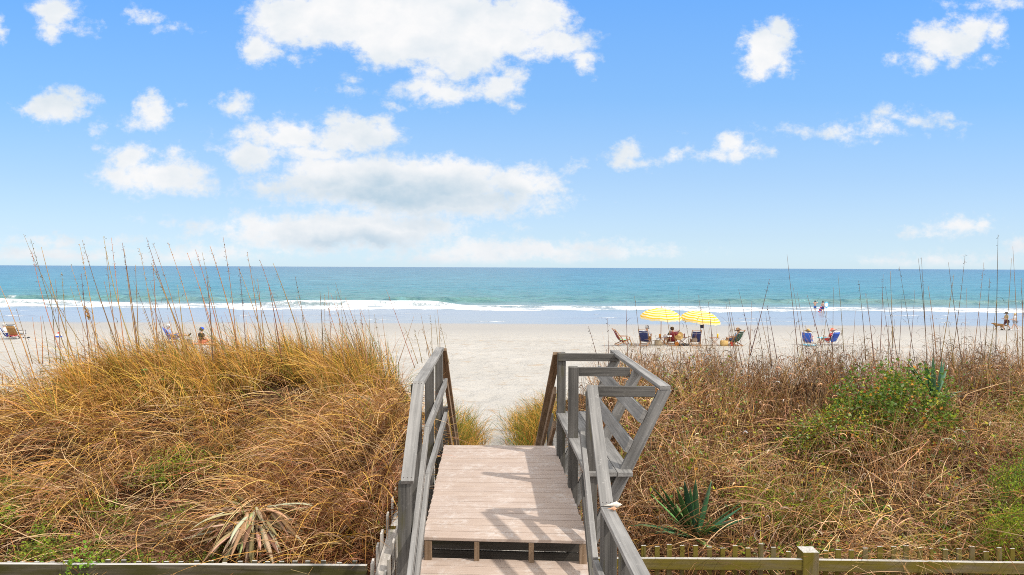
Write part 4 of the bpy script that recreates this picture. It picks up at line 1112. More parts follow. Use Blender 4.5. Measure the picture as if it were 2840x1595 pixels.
# --- green ground cover
def patch(px, py, y, rx, ry, n, h0, h1):
    c = PY(*disp(px, py), y); a = U(0, 6.28, n); r = np.sqrt(U(0, 1, n))
    x = c.x + rx * r * np.cos(a); yy_ = y + ry * r * np.sin(a)
    z = ground(x, yy_) + U(h0, h1, n) * (1 - .5 * r)
    k = (vnoise(x * 1 + 3, yy_, 4.5) > .42)
    return np.stack([x, yy_, z], 1)[k]
GP = []
for a in ((60, 1330, 6.7, .8, .5, 2600, .1, .42), (120, 1400, 6.2, 1.0, .3, 2200, .1, .40), (30, 1240, 7.3, .5, .4, 1400, .1, .42), (465, 1165, 8.2, .45, .5, 900, .1, .40), (330, 1420, 6.1, .9, .25, 1600, .05, .40), (400, 1190, 7.8, .35, .3, 800, .1, .42), (610, 1380, 6.3, .5, .3, 900, .05, .36), (200, 1300, 6.8, .5, .3, 900, .1, .40), (520, 1290, 6.9, .5, .3, 900, .1, .40), (900, 1330, 6.6, .3, .3, 500, .1, .3)):
    GP.append(patch(*a))
GP = [g + np.array([0, 0, .10]) for g in GP] * 2
c = np.concatenate(GP); c = c + rng.normal(0, .02, c.shape); n = len(c)
v, f, t = leaves(c, U(.016, .036, n), pal([GREEN, (.12, .20, .03), LIME, (.22, .26, .03), OLIVE], [2.5, 1.5, 2.5, 2, 1.5], n, .3))
o = mesh_np('ground_cover', v, f, M['leaf'], t, smooth=False); o['kind'] = 'stuff'
tag(o, 'small bright green leaves growing through the dead grass of the left dune', 'ground cover')
for px, py, y in ((382, 1010, 10.1),):
    c = PY(*disp(px, py), y); o = empty('pennywort', (c.x, y, gz(c.x, y)), 'round green leaves at the foot of the grassy crest', 'plant')
    n = 14; cc = np.stack([rng.normal(0, .16, n), rng.normal(0, .12, n), U(.25, .5, n)], 1)
    mb = MB()
    for q in cc: mb.lathe([(.0, .004), (.03, .0), (.048, -.008), (.046, -.012), (.0, -.004)], q, 12, col=(.13, .24, .05))
    for q in cc: mb.tube([(q[0], q[1], .0), tuple(q)], .003, 5, col=(.2, .22, .06))
    mb.build('leaf_cluster', M['leaf'], o)

# vines over the right dune
VC = [GREEN, (.10, .19, .03), LIME, (.42, .38, .04), (.48, .22, .03), (.34, .09, .03), (.30, .36, .16)]; VW = [5, 4, 1.0, .45, .7, .4, .7]
pp = []
x, y = spots(7500, 1.5, 11, 6.1, 11.5); dens_ = vnoise(x + 17, y + 3, .75) + .35 * ss(3, 8, x) ; k = dens_ > .60
x, y = x[k], y[k]; pp.append(np.stack([x, y, ground(x, y) + U(.15, .62, len(x))], 1))
for a in ((1990, 1060, 9.0, .9, .6, 900, .2, .6), (2440, 1010, 9.6, .9, .6, 900, .2, .6), (2350, 1370, 6.4, 1.1, .3, 1300, .1, .5), (2080, 1360, 6.4, .6, .3, 600, .1, .5), (2480, 1280, 7.0, .7, .4, 900, .1, .5), (2100, 1190, 7.7, .6, .5, 700, .1, .5), (1900, 1350, 6.6, .4, .3, 300, .1, .4)):
    pp.append(patch(*a))
c = np.concatenate(pp); n = len(c)
p1 = leaves(c, U(.025, .06, n), pal(VC, [3.4, 2.2, 2.4, 2.0, .7, .3, 1.6], n), flat=.3)
m = 900; i = rng.integers(0, n, m)
p2 = ribbons(c[i], U(0, 6.28, m), U(-.2, .5, m), U(.3, .9, m), U(-.4, .7, m), U(.003, .005, m), pal([LIME, OLIVE, (.4, .36, .1)], [1, 1, 1], m), 6, turn=rng.normal(0, 1.5, m))
v, f, t = merge([p1, p2])
o = mesh_np('vine_leaves', v, f, M['leaf'], t, smooth=False); o['kind'] = 'stuff'
tag(o, 'straggling green and yellow vine leaves over the right dune', 'vines')

def mound(name, label, cat, cx, cy, rx, ry, h, n, size, cols, wts, base_up=.0, group=None, twigs=160, flat=.35, ratio=.75):
    z0 = gz(cx, cy) + base_up
    o = empty(name, (cx, cy, z0), label, cat, group)
    a = U(0, 6.28, n); e = np.arcsin(U(-.15, 1, n)); r = U(.55, 1.08, n) ** .6
    bump = .72 + .5 * vnoise(np.cos(a) * 1.7 + 9, np.sin(a) * 1.7 + e * 1.6 + 9, 1.6)
    r = r * bump
    c = np.stack([rx * r * np.cos(e) * np.cos(a), ry * r * np.cos(e) * np.sin(a), h * r * np.sin(e)], 1)
    keep = vnoise(c[:, 0] * 1 + 20, c[:, 2] + c[:, 1] * .6 + 20, 6.5) > .33
    c = c[keep]; n = len(c)
    t = pal(cols, wts, n)
    v, f, tt = leaves(c, U(*size, n), t, flat=flat, ratio=ratio)
    mesh_np('foliage', v, f, M['leaf'], tt, smooth=False, parent=o)
    m = twigs; a = U(0, 6.28, m)
    st = np.stack([U(-.35, .35, m) * rx, U(-.35, .35, m) * ry, np.zeros(m)], 1)
    v, f, tt = ribbons(st, a, U(.4, 1.45, m), U(.5, 1.05, m) * max(h, rx * .8), U(.1, 1.5, m), U(.005, .009, m), pal([BROWN, DARK, (.28, .2, .11), OLIVE], [2, 2, 1, 1], m), 6)
    mesh_np('stems', v, f, M['straw'], tt, smooth=False, parent=o)
    return o
p = PY(*disp(2185, 1000), 9.9)
mound('vine_bush', 'dense green vine mound with scattered orange leaves on the crest of the right dune', 'bush', p.x, 9.45, 1.22, .75, 1.12, 15000, (.028, .066), VC, VW, base_up=-.05)
p = PY(*disp(2080, 1090), 9.0)
mound('vine_bush', 'low trailing vine thicket with olive leaves in front of the green mound', 'bush', p.x, 8.9, .85, .5, .75, 3600, (.022, .05), VC, [3, 2, 2, 2, .8, .4, 1], base_up=.05)
p = PY(*disp(2585, 1340), 6.25)
mound('juniper_shrub', 'bright yellow green feathery shrub spilling over the right end of the mossy fence', 'shrub', p.x, 6.2, .60, .42, 1.25, 17000, (.014, .036), [LIME, (.38, .40, .03), GREEN, (.22, .32, .03)], [3.4, 2.4, 1.6, 2], flat=.0, ratio=.42)
p = PY(*disp(2590, 1240), 7.2)
mound('juniper_shrub', 'darker green feathery shrub at the right edge, behind the yellow green one', 'shrub', p.x, 7.2, .60, .45, 1.15, 11000, (.014, .034), [GREEN, (.12, .2, .03), LIME], [3, 2, 1], flat=.0, ratio=.4)
p = PY(*disp(2600, 1000), 9.6)
mound('juniper_shrub', 'small green shrub touching the right edge just below the sand', 'shrub', p.x, 9.6, .55, .4, .95, 7000, (.014, .034), [GREEN, LIME, OLIVE], [3, 2, 1], flat=.0, ratio=.45)
p = PY(*disp(2000, 1225), 7.4)
grass_clump('grass_clump', 'bright green arching grass clump in the middle of the brown right dune', [(p.x, 7.4), (p.x - .12, 7.25), (p.x + .2, 7.5), (p.x - .3, 7.6)], 90, .11, (.45, .9), (.006, .011), [LIME, GREEN, (.34, .40, .06)], [2, 2, 2], dr=(1.0, 2.2))
p = PY(*disp(195, 1445), 5.6)
o = mound('sapling', 'small bright green leafy seedling in front of the left fence rail', 'plant', p.x, 5.62, .16, .10, .42, 260, (.022, .04), [(.16, .3, .03), LIME], [2, 1], twigs=14, base_up=.42)

# --- yuccas
def yucca(name, label, loc, specs, L, w, cols, up=.0, tip=None, cat='yucca', part='leaf', mat='yucca', heap=.021):
    o = empty(name, loc, label, cat)
    for az, el, k, dr in specs:
        mb = MB(); n = 8; rows = []
        ca, sa = math.cos(az), math.sin(az); j_ = random.uniform(.02, heap); p = Vector((ca * j_, sa * j_, up + random.uniform(0, heap * .7))); side = Vector((-sa, ca, 0))
        c = random.choice(cols); c = tuple(v * random.uniform(.8, 1.2) for v in c)
        for i in range(n + 1):
            t = i / n; e = el - dr * t * t
            d = Vector((math.cos(e) * ca, math.cos(e) * sa, math.sin(e))); nn = side.cross(d)
            hw = w * k ** .3 * np.interp(t, [0, .1, .45, .8, 1], [.32, .36, .5, .3, .015])
            rows.append([p - side * hw - nn * (hw * -.35), p - nn * .0, p + side * hw - nn * (hw * -.35)])
            p = p + d * (L * k / n)
        mb.sheet(rows, .003, col=c); mb.build(part, M[mat], o, smooth=True)
    return o
p = PY(*disp(1748, 1352), 6.75)
sp = []
for tx, ty in ((1602, 1302), (1638, 1225), (1650, 1262), (1662, 1230), (1692, 1228), (1710, 1213), (1735, 1240), (1745, 1222), (1768, 1245), (1790, 1235), (1825, 1260), (1858, 1297), (1848, 1285), (1700, 1280), (1720, 1300), (1775, 1300), (1640, 1340), (1665, 1352)):
    q = PY(*disp(tx, ty), 6.75) - p
    depth = random.uniform(-.28, .22); d = Vector((q.x, depth, q.z)); az = math.atan2(d.y, d.x); el = math.atan2(d.z, math.hypot(d.x, d.y))
    sp.append((az, el + .08, d.length / .56, .16 if tx != 1602 else .5))
for k in range(7): sp.append((random.uniform(-2.8, -.4), random.uniform(.1, .8), random.uniform(.6, .9), .4))
yucca('yucca', 'spiky dark green yucca standing behind the mossy fence near the handrail', p, sp, .64, .080, [(.065, .15, .065), (.08, .17, .07), (.15, .24, .09), (.05, .12, .06)])
p = PY(*disp(2262, 1000), 9.6)
sp = []
for tx, ty in ((2312, 935), (2290, 918), (2240, 910), (2222, 905), (2205, 903), (2180, 910), (2335, 985), (2345, 1000), (2275, 905), (2255, 900), (2320, 1030)):
    q = PY(*disp(tx, ty), 9.6) - p; d = Vector((q.x, random.uniform(-.25, .2), q.z)); az = math.atan2(d.y, d.x); el = math.atan2(d.z, math.hypot(d.x, d.y))
    sp.append((az, el, d.length / .5, .1))
p = p + Vector((.50, .0, -.0))
yucca('yucca', 'half buried yucca with grey green blades poking out of the vine mound', p, sp, .52, .06, [(.10, .18, .10), (.08, .16, .09)])
p = PY(*disp(642, 1338), 6.55)
sp = [(random.uniform(-3.3, .2), random.uniform(-.7, .2), random.uniform(.35, 1.05), random.uniform(.1, .9)) for _ in range(130)] + [(random.uniform(-.3, 3.4), random.uniform(-.1, .3), random.uniform(.4, .8), .6) for _ in range(20)]
yucca('dead_yucca', 'collapsed dead yucca with bleached straw coloured leaves behind the left fence', p + Vector((0, 0, .04)), sp, .52, .044, [(.45, .335, .19), (.33, .225, .12), (.52, .41, .26), (.20, .125, .065)], up=.02, cat='dead plant', mat='straw', heap=.30)
# ------------------------------------------------------------------ people and things on the beach
SKIN = plain('tanned_skin', (.50, .29, .19), .55, .06)
SKIN2 = plain('pale_skin', (.60, .38, .28), .55, .06)
CM = {}
def cloth(name, col, rough=.85, var=.12):
    if name not in CM: CM[name] = plain(name, col, rough, var, scale=22)
    return CM[name]
CHAIRWOOD = plain('varnished_chair_wood', (.36, .17, .065), .45, .25, scale=35)
TUBEM = plain('white_metal_tube', (.72, .72, .72), .35, .05, metal=.3)

DEPS = None
def skin_mesh(name, nodes, edges, mat, parent, sub=1):
    """nodes {key: (xyz, r)}, edges [(a, b)]: one continuous tapering surface"""
    keys = list(nodes); idx = {k: i for i, k in enumerate(keys)}
    me = bpy.data.meshes.new(name); me.from_pydata([nodes[k][0] for k in keys], [(idx[a], idx[b]) for a, b in edges], []); me.update()
    o = bpy.data.objects.new(name, me); COL.objects.link(o)
    md = o.modifiers.new('skin', 'SKIN'); md.use_smooth_shade = True; md.branch_smoothing = .3
    for i, k in enumerate(keys):
        sv_ = me.skin_vertices[0].data[i]; r = nodes[k][1]
        sv_.radius = (r, r) if not isinstance(r, tuple) else r
        sv_.use_root = (i == 0)
    sb = o.modifiers.new('sub', 'SUBSURF'); sb.levels = sub; sb.render_levels = sub
    me.materials.append(mat)
    if parent is not None: o.parent = parent
    return o
def V3(*a): return Vector(a)
def person(label, loc, rz, pose, mats, scale=1.0, shirt=None, shorts=None, hat=None, hair=None, shoes=None, group=None, look=0.0, sleeves=True, legs_long=False):
    """pose: joint positions in the person's own frame (x right, y forward, z up); one continuous body"""
    o = empty('person', loc, label, 'person', group, rz); o.scale = (scale,) * 3
    J = {k: Vector(v) for k, v in pose.items()}
    N = {}; E = []
    def nd(k, p, r): N[k] = (tuple(p), r)
    pel, che, neck, head = J['pelvis'], J['chest'], J['neck'], J['head']
    nd('pelvis', pel, .125); nd('waist', pel.lerp(che, .45), .115); nd('chest', che, .135); nd('neck0', che.lerp(neck, .75), .075); nd('neck', neck, .052)
    E += [('pelvis', 'waist'), ('waist', 'chest'), ('chest', 'neck0'), ('neck0', 'neck')]
    f = Vector(J.get('gaze', (math.sin(look), math.cos(look), -.05))).normalized(); upv = (head - neck).normalized()
    nd('jaw', neck.lerp(head, .45) + f * .035, .062); nd('skull', head + f * .008, .092); nd('crown', head + upv * .075, .07)
    E += [('neck', 'jaw'), ('jaw', 'skull'), ('skull', 'crown')]
    nd('nose', head + f * .112 - upv * .025, .014); E += [('skull', 'nose')]
    rt = f.cross(upv).normalized()
    for s, k in ((1, 'earR'), (-1, 'earL')): nd(k, head + rt * (.098 * s) - upv * .02, .016); E.append(('skull', k))
    for s in 'LR':
        sg = 1 if s == 'R' else -1
        sh_, el, wr = J['shoulder' + s], J['elbow' + s], J['wrist' + s]
        nd('sh' + s, sh_, .062); nd('el' + s, el, .042); nd('wr' + s, wr, .028)
        E += [('chest', 'sh' + s), ('sh' + s, 'el' + s), ('el' + s, 'wr' + s)]
        d = (wr - el).normalized(); a = d.cross(V3(0, 0, 1)); a = a.normalized() if a.length > .1 else V3(1, 0, 0); b = d.cross(a)
        palm = wr + d * .075; nd('palm' + s, palm, (.036, .018)); E.append(('wr' + s, 'palm' + s))
        for q, (w, L) in enumerate(((-.03, .068), (-.01, .08), (.01, .075), (.03, .058))):
            k1, k2 = f'f{q}a{s}', f'f{q}b{s}'
            nd(k1, palm + d * .035 + a * w, .009); nd(k2, palm + d * (.03 + L) + a * w * 1.15 - b * .02, .008)
            E += [('palm' + s, k1), (k1, k2)]
        nd('th' + s, wr + d * .05 + a * (-.055), .0095); E.append(('wr' + s, 'th' + s))
        hp, kn, an = J['hip' + s], J['knee' + s], J['ankle' + s]
        nd('hip' + s, hp, .085); nd('kn' + s, kn, .056); nd('calf' + s, kn.lerp(an, .35), .055); nd('an' + s, an, .036); nd('toe' + s, J['toe' + s], .032)
        E += [('pelvis', 'hip' + s), ('hip' + s, 'kn' + s), ('kn' + s, 'calf' + s), ('calf' + s, 'an' + s), ('an' + s, 'toe' + s)]
    skin_mesh('body', N, E, mats, o)
    def wear(name, keys, edges, grow, mat, extra=()):
        nn = {k: (N[k][0], (N[k][1] if not isinstance(N[k][1], tuple) else N[k][1][0]) + grow) for k in keys}
        for k, (p, r) in extra: nn[k] = (tuple(p), r)
        return skin_mesh(name, nn, edges, mat, o)
    if shirt:
        ex = []; ed = [('pelvis', 'waist'), ('waist', 'chest'), ('chest', 'neck0'), ('chest', 'shL'), ('chest', 'shR')]
        if sleeves:
            for s in 'LR': ex.append(('mid' + s, (J['shoulder' + s].lerp(J['elbow' + s], .75), .062))); ed.append(('sh' + s, 'mid' + s))
        wear('shirt', ['pelvis', 'waist', 'chest', 'neck0', 'shL', 'shR'], ed, .016, shirt, ex)
    if shorts:
        ex = []; ed = []
        for s in 'LR':
            t = .97 if legs_long else .72
            ex.append(('th_' + s, (J['hip' + s].lerp(J['knee' + s], t), .086))); ed += [('pelvis', 'hip' + s), ('hip' + s, 'th_' + s)]
        wear('shorts', ['pelvis', 'hipL', 'hipR'], ed, .018, shorts, ex)
    hc = head + upv * .03
    q = upv.to_track_quat('Z', 'Y')
    if hair:
        hm = MB(); hm.lathe([(.02, .115), (.07, .10), (.104, .06), (.112, .01), (.108, -.05), (.085, -.085)], (0, 0, 0), 14)
        hm.v = [tuple(q @ Vector(v) + hc - f * .018) for v in hm.v]; hm.build('hair', hair, o, smooth=True)
    if hat:
        kind, mat = hat; hm = MB()
        if kind == 'cap':
            hm.lathe([(.02, .125), (.075, .11), (.11, .065), (.118, .01), (.112, .008)], (0, 0, 0), 14)
            hm.v = [tuple(q @ Vector(v) + hc) for v in hm.v]
            n0 = len(hm.v); a = hc + f * .09 + upv * .015
            hm.sheet([[a + rt * x * .095 + f * (y * .10 * (1 - .35 * x * x)) - upv * .02 * y for y in (0, .5, 1)] for x in (-1, -.5, 0, .5, 1)], .008)
        else:
            hm.lathe([(.02, .135), (.08, .125), (.108, .08), (.116, .02), (.17, .008), (.235, -.018), (.232, -.026), (.116, .004)], (0, 0, 0), 18)
            hm.v = [tuple(q @ Vector(v) + hc) for v in hm.v]
        hm.build('hat', mat, o, smooth=True)
    if shoes:
        for s in 'LR':
            a, t = J['ankle' + s], J['toe' + s]; m = MB(); m.tube([a + (a - t) * .25, a, t, t + (t - a) * .35], [.03, .05, .045, .025], 8); m.build('shoe', shoes, o, smooth=True)
    return o
def stand_pose(step=0.0, armL=None, armR=None, lean=0.0):
    P = dict(pelvis=(0, 0, .95), chest=(0, lean * .4, 1.28), neck=(0, lean * .55, 1.47), head=(0, lean * .6 + .015, 1.60))
    for s, g in (('L', -1), ('R', 1)):
        st = step * g
        P['hip' + s] = (.09 * g, 0, .90); P['knee' + s] = (.10 * g, .22 * st + .03, .49); P['ankle' + s] = (.10 * g, .42 * st - (.06 if st < 0 else 0), .075 + (.05 if st < 0 else 0))
        P['toe' + s] = (.11 * g, .42 * st + .14, .035)
        P['shoulder' + s] = (.185 * g, lean * .45, 1.40); P['elbow' + s] = (.235 * g, -.12 * st + .0, 1.12); P['wrist' + s] = (.23 * g, -.10 * st + .12, .90)
    for s, a in (('L', armL), ('R', armR)):
        if a: P['elbow' + s], P['wrist' + s] = a
    return P
def seat_pose(sh=.28, recline=.30, crossed=False, knees=.50, lie=0.0, arms='rest'):
    """sitting with the hips at height sh, back reclined (metres of chest setback)"""
    P = dict(pelvis=(0, 0, sh + .10), chest=(0, -recline * .75, sh + .42), neck=(0, -recline, sh + .60), head=(0, -recline * .95 + .03, sh + .74))
    for s, g in (('L', -1), ('R', 1)):
        P['hip' + s] = (.10 * g, .03, sh + .09); P['knee' + s] = (.12 * g, .43, sh + .20); P['ankle' + s] = (.12 * g, .62, .075); P['toe' + s] = (.12 * g, .77, .04)
        P['shoulder' + s] = (.185 * g, -recline * .86, sh + .53); P['elbow' + s] = (.27 * g, -recline * .5 - .0, sh + .28); P['wrist' + s] = (.24 * g, .10, sh + .33)
    if crossed:
        P['kneeR'] = (.08, .42, sh + .27); P['ankleR'] = (-.02, .83, sh + .17); P['toeR'] = (-.02, .93, sh + .27)
        P['wristL'] = (-.10, .18, sh + .33); P['wristR'] = (.12, .18, sh + .34)
    return P

# --- chairs
def wooden_chair(label, loc, rz, fabric, extra=None, group='wooden beach chairs under the umbrellas'):
    o = empty('beach_chair', loc, label, 'beach chair', group, rz)
    rows = []
    for y, z in ((-.50, .90), (-.38, .66), (-.27, .45), (-.15, .29), (-.02, .24), (.14, .27), (.30, .34), (.36, .36)):
        rows.append([(x, y + .0, z - .02 * (1 - (x / .25) ** 2)) for x in (-.25, -.12, 0, .12, .25)])
    m = MB(); m.sheet(rows, .012); m.build('sling', fabric, o, smooth=True)
    for s in (-1, 1):
        x = .275 * s
        m = MB(); m.bar((x, -.56, .99), (x, .22, .03), .03, .05, up=(0, 1, 0)); m.build('back_upright', CHAIRWOOD, o, .003)
        m = MB(); m.bar((x - .032 * s, .40, .38), (x - .032 * s, -.42, .03), .03, .05); m.build('seat_rail', CHAIRWOOD, o, .003)
        m = MB(); m.bar((x + .035 * s, .33, .50), (x + .035 * s, .50, .03), .028, .045, up=(0, 1, 0)); m.build('front_leg', CHAIRWOOD, o, .003)
        m = MB(); m.bar((x + .035 * s, -.22, .55), (x + .035 * s, .42, .52), .06, .024); m.build('armrest', CHAIRWOOD, o, .003)
    for y, z in ((-.555, .975), (-.43, .80), (-.33, .63)):
        m = MB(); m.bar((-.27, y - .02, z), (.27, y - .02, z), .03, .02); m.build('back_slat', CHAIRWOOD if z > .9 else TUBEM, o, .003)
    m = MB(); m.bar((-.26, -.40, .045), (.26, -.40, .045), .03, .03); m.build('foot_bar', CHAIRWOOD, o, .003)
    m = MB(); m.bar((-.30, .49, .05), (.30, .49, .05), .03, .03); m.build('foot_bar', CHAIRWOOD, o, .003)
    return o
def low_chair(label, loc, rz, fabric, frame=TUBEM, k=1.0, arm=None, group='folding beach chairs on the sand', pocket=None):
    o = empty('folding_chair', loc, label, 'folding chair', group, rz); o.scale = (k,) * 3
    rows = []
    for y, z in ((-.46, .80), (-.38, .62), (-.29, .44), (-.20, .27), (-.12, .20), (.05, .19), (.22, .23), (.28, .25)):
        rows.append([(x, y, z - .02 * (1 - (x / .27) ** 2)) for x in (-.27, -.13, 0, .13, .27)])
    m = MB(); m.sheet(rows, .014); m.build('sling', fabric, o, smooth=True)
    for s in (-1, 1):
        x = .285 * s
        m = MB(); m.tube([(x, .30, .26), (x, -.14, .19), (x, -.28, .42), (x, -.47, .83)], .013, 8); m.build('side_tube', frame, o, smooth=True)
        m = MB(); m.tube([(x, .22, .44), (x, .20, .05), (x, .16, .018), (x, -.25, .018), (x, -.28, .05), (x, -.22, .30)], .012, 8); m.build('leg', frame, o, smooth=True)
        m = MB(); m.bar((x, -.30, .46), (x, .24, .45), .05, .022); m.build('armrest', arm or frame, o, .004)
    m = MB(); m.tube([(-.285, -.47, .83), (-.2, -.475, .845), (.2, -.475, .845), (.285, -.47, .83)], .013, 8); m.build('head_bar', frame, o, smooth=True)
    if pocket:
        m = MB(); m.sheet([[(x, -.50 + t * .14, .72 - t * .26) for x in (-.2, 0, .2)] for t in (0, .5, 1)], .03); m.build('pocket', pocket, o)
    return o
def side_table(label, loc, rz, h=.48, w=.5):
    o = empty('folding_table', loc, label, 'table', 'folding tables by the chairs', rz)
    m = MB()
    for k in range(5): m.bar((-w / 2, -.16 + k * .08, h), (w / 2, -.16 + k * .08, h), .07, .018)
    m.build('tabletop', CHAIRWOOD, o, .002)
    for s in (-1, 1):
        for g in (-1, 1):
            m = MB(); m.bar((-w * .4 * g, (.15 if g > 0 else .12) * s, h - .01), (w * .4 * g, (.15 if g > 0 else .12) * s, .01), .022, .03, up=(0, 1, 0)); m.build('leg', CHAIRWOOD, o, .002)
    return o
def umbrella(label, loc, tilt, h, rad, bagc=None):
    o = empty('beach_umbrella', loc, label, 'umbrella', 'yellow and white beach umbrellas')
    m = MB(); n = 16; rings = 13; off = len(m.v); vs = []; fs = []; cols = []
    # gored canopy, striped ring by ring
    prof_ = [(0.02, 0.0)] + [(rad * math.sin(t), -rad * .43 * (1 - math.cos(t)) / (1 - math.cos(1.25)) ) for t in np.linspace(.10, 1.25, rings)]
    sc = rad / prof_[-1][0]
    Y, Wc = (.86, .50, .02), (.85, .74, .44)
    for i in range(len(prof_) - 1):
        r0, z0 = prof_[i]; r1, z1 = prof_[i + 1]; col = Y if i % 2 == 0 else Wc
        rows = []
        for (r, z) in ((r0, z0), (r1, z1)):
            rr = []
            for j in range(n * 2 + 1):
                a = 2 * math.pi * j / (n * 2); g = 1 - .035 * abs(math.sin(a * 4)) 
                rr.append((r * sc * g * math.cos(a), r * sc * g * math.sin(a), z - .05 * abs(math.sin(a * 4)) * (r / rad) ** 2))
            rows.append(rr)
        for j in range(n * 2):
            m.add([rows[0][j], rows[0][j + 1], rows[1][j + 1], rows[1][j]], [(3, 2, 1, 0)], col=col)
    r1, z1 = prof_[-1]      # scalloped valance
    for j in range(n * 2):
        a0, a1 = 2 * math.pi * j / (n * 2), 2 * math.pi * (j + 1) / (n * 2)
        q = []
        for a in (a0, a1):
            g = 1 - .035 * abs(math.sin(a * 4)); zz = z1 - .05 * abs(math.sin(a * 4)); d = .085 + .045 * abs(math.cos(a * 8))
            q.append(((r1 * sc * g * math.cos(a), r1 * sc * g * math.sin(a), zz), (r1 * sc * g * 1.01 * math.cos(a), r1 * sc * g * 1.01 * math.sin(a), zz - d)))
        m.add([q[0][0], q[1][0], q[1][1], q[0][1]], [(3, 2, 1, 0)], col=Wc)
    T = Vector((tilt[0], tilt[1], 1)).normalized(); q = T.to_track_quat('Z', 'Y'); top = Vector((0, 0, 0)) + Vector((0, 0, h))
    m.v = [tuple(q @ Vector(v) + top) for v in m.v]
    m.build('canopy', M['canopy'], o)
    for k in range(8):
        a = 2 * math.pi * k / 8; rb = MB()
        pts = [q @ Vector((r * sc * .97 * math.cos(a), r * sc * .97 * math.sin(a), z - .018)) + top for r, z in prof_[::3]]
        rb.tube(pts, .006, 5); rb.build('rib', TUBEM, o)
    pm = MB(); pm.tube([Vector((-tilt[0] * .2, 0, -.35)), Vector((0, 0, h * .55)), top + q @ Vector((0, 0, .07))], .022, 10); pm.build('pole', CHAIRWOOD, o, smooth=True)
    fm = MB(); fm.lathe([(.001, .12), (.018, .10), (.026, .075), (.018, .05), (.012, .0)], (0, 0, 0), 10); fm.v = [tuple(q @ Vector(v) + top) for v in fm.v]; fm.build('finial', CHAIRWOOD, o, smooth=True)
    return o
def canopy_mat():
    m, nt, b = new_mat('striped_canvas'); c = nt.attr('tint', 'Color'); nt.link(c, b.inputs['Base Color']); b.inputs['Roughness'].default_value = .85
    tr = nt.node('ShaderNodeBsdfTranslucent'); nt.link(c, tr.inputs['Color']); mx = nt.node('ShaderNodeMixShader'); mx.inputs[0].default_value = .3
    nt.link(b.outputs[0], mx.inputs[1]); nt.link(tr.outputs[0], mx.inputs[2]); nt.link(mx.outputs[0], m.node_tree.nodes['Material Output'].inputs['Surface'])
    return m
M['canopy'] = canopy_mat()
def bag(name, label, cat, loc, size, mat, handle, rz=0.0):
    o = empty(name, loc, label, cat, None, rz); m = MB(); w, d, h = size
    prof_ = [(.40, 0), (.50, .12), (.52, .5), (.48, .85), (.44, 1.0)]
    vs = []; n = 16
    for r, z in prof_:
        for j in range(n):
            a = 2 * math.pi * j / n; c, s = math.cos(a), math.sin(a); e = .55
            vs.append((math.copysign(abs(c) ** e, c) * r * w, math.copysign(abs(s) ** e, s) * r * d, z * h))
    k = len(prof_)
    fs = [(i * n + j, i * n + (j + 1) % n, (i + 1) * n + (j + 1) % n, (i + 1) * n + j) for i in range(k - 1) for j in range(n)] + [tuple(range(n - 1, -1, -1)), tuple((k - 1) * n + j for j in range(n))]
    m.add(vs, fs); m.build('bag_body', mat, o, smooth=True)
    for s in (-1, 1):
        hm = MB(); hm.tube([(-w * .25, s * d * .44, h * .9), (-w * .2, s * d * .4, h * 1.25), (0, s * d * .36, h * 1.38), (w * .2, s * d * .4, h * 1.25), (w * .25, s * d * .44, h * .9)], .011, 6); hm.build('handle', handle, o, smooth=True)
    return o
def cup(label, loc, col, h=.13, r=.04, name='cup', cat='cup'):
    o = empty(name, loc, label, cat); m = MB(); m.lathe([(r * .72, 0), (r * .95, h * .9), (r, h), (r * .9, h), (r * .68, .012)], (0, 0, 0), 14)
    m.build('cup_body', plain('cup_colour', col, .4, .05), o, smooth=True)
    s = MB(); s.lathe([(r * .98, h), (r * 1.05, h * 1.01), (r * 1.04, h * 1.06), (r * .3, h * 1.10)], (0, 0, 0), 14); s.build('lid', plain('cup_lid', [min(1, c * 1.1) for c in col], .35, .05), o, smooth=True)
    return o
def towel(name, label, loc, w, l, cols, rz=0.0, lumpy=.02, cat='towel'):
    o = MB(); nx, ny = 9, 13
    pts = [[(w * (i / (nx - 1) - .5), l * (j / (ny - 1) - .5), .012 + lumpy * (.5 + .5 * math.sin(i * 1.7 + j * .9) * math.cos(j * 1.3 - i))) for i in range(nx)] for j in range(ny)]
    for j in range(ny - 1):
        o.sheet([pts[j], pts[j + 1]], .012, col=cols[(j * len(cols)) // (ny - 1) % len(cols)])
    ob = o.build(name, M['straw'] if False else M['cloth_tint'], None, smooth=True); ob.location = loc; ob.rotation_euler = (0, 0, rz)
    tag(ob, label, cat); return ob
M['cloth_tint'] = leafy('printed_cloth', .9, 0.0, .05)

Z2 = lambda p: (1650 + p[0] / 4.293, 820 + p[1] / 4.293)
Z3 = lambda p: (2150 + p[0] / 3.733, 780 + p[1] / 3.733)
Z4 = lambda p: (p[0] / 4.025, 820 + p[1] / 4.025)
navy = cloth('navy_canvas', (.022, .03, .11)); maroon = cloth('maroon_canvas', (.20, .012, .022)); dgreen = cloth('dark_green_canvas', (.012, .06, .038)); blue = cloth('bright_blue_canvas', (.03, .11, .48))
white = cloth('white_cotton', (.74, .74, .77)); straw = plain('straw_weave', (.55, .36, .13), .8, .3, scale=60); black = cloth('black_cotton', (.018, .018, .02)); 
greyhair = plain('grey_hair', (.45, .43, .41), .7, .2); brownhair = plain('dark_brown_hair', (.045, .025, .015), .6, .3); blond = plain('blond_hair', (.52, .36, .17), .6, .2)
def seat_on(p, rz, dy=0.0): return Vector((p.x - math.sin(rz) * dy, p.y + math.cos(rz) * dy, p.z))

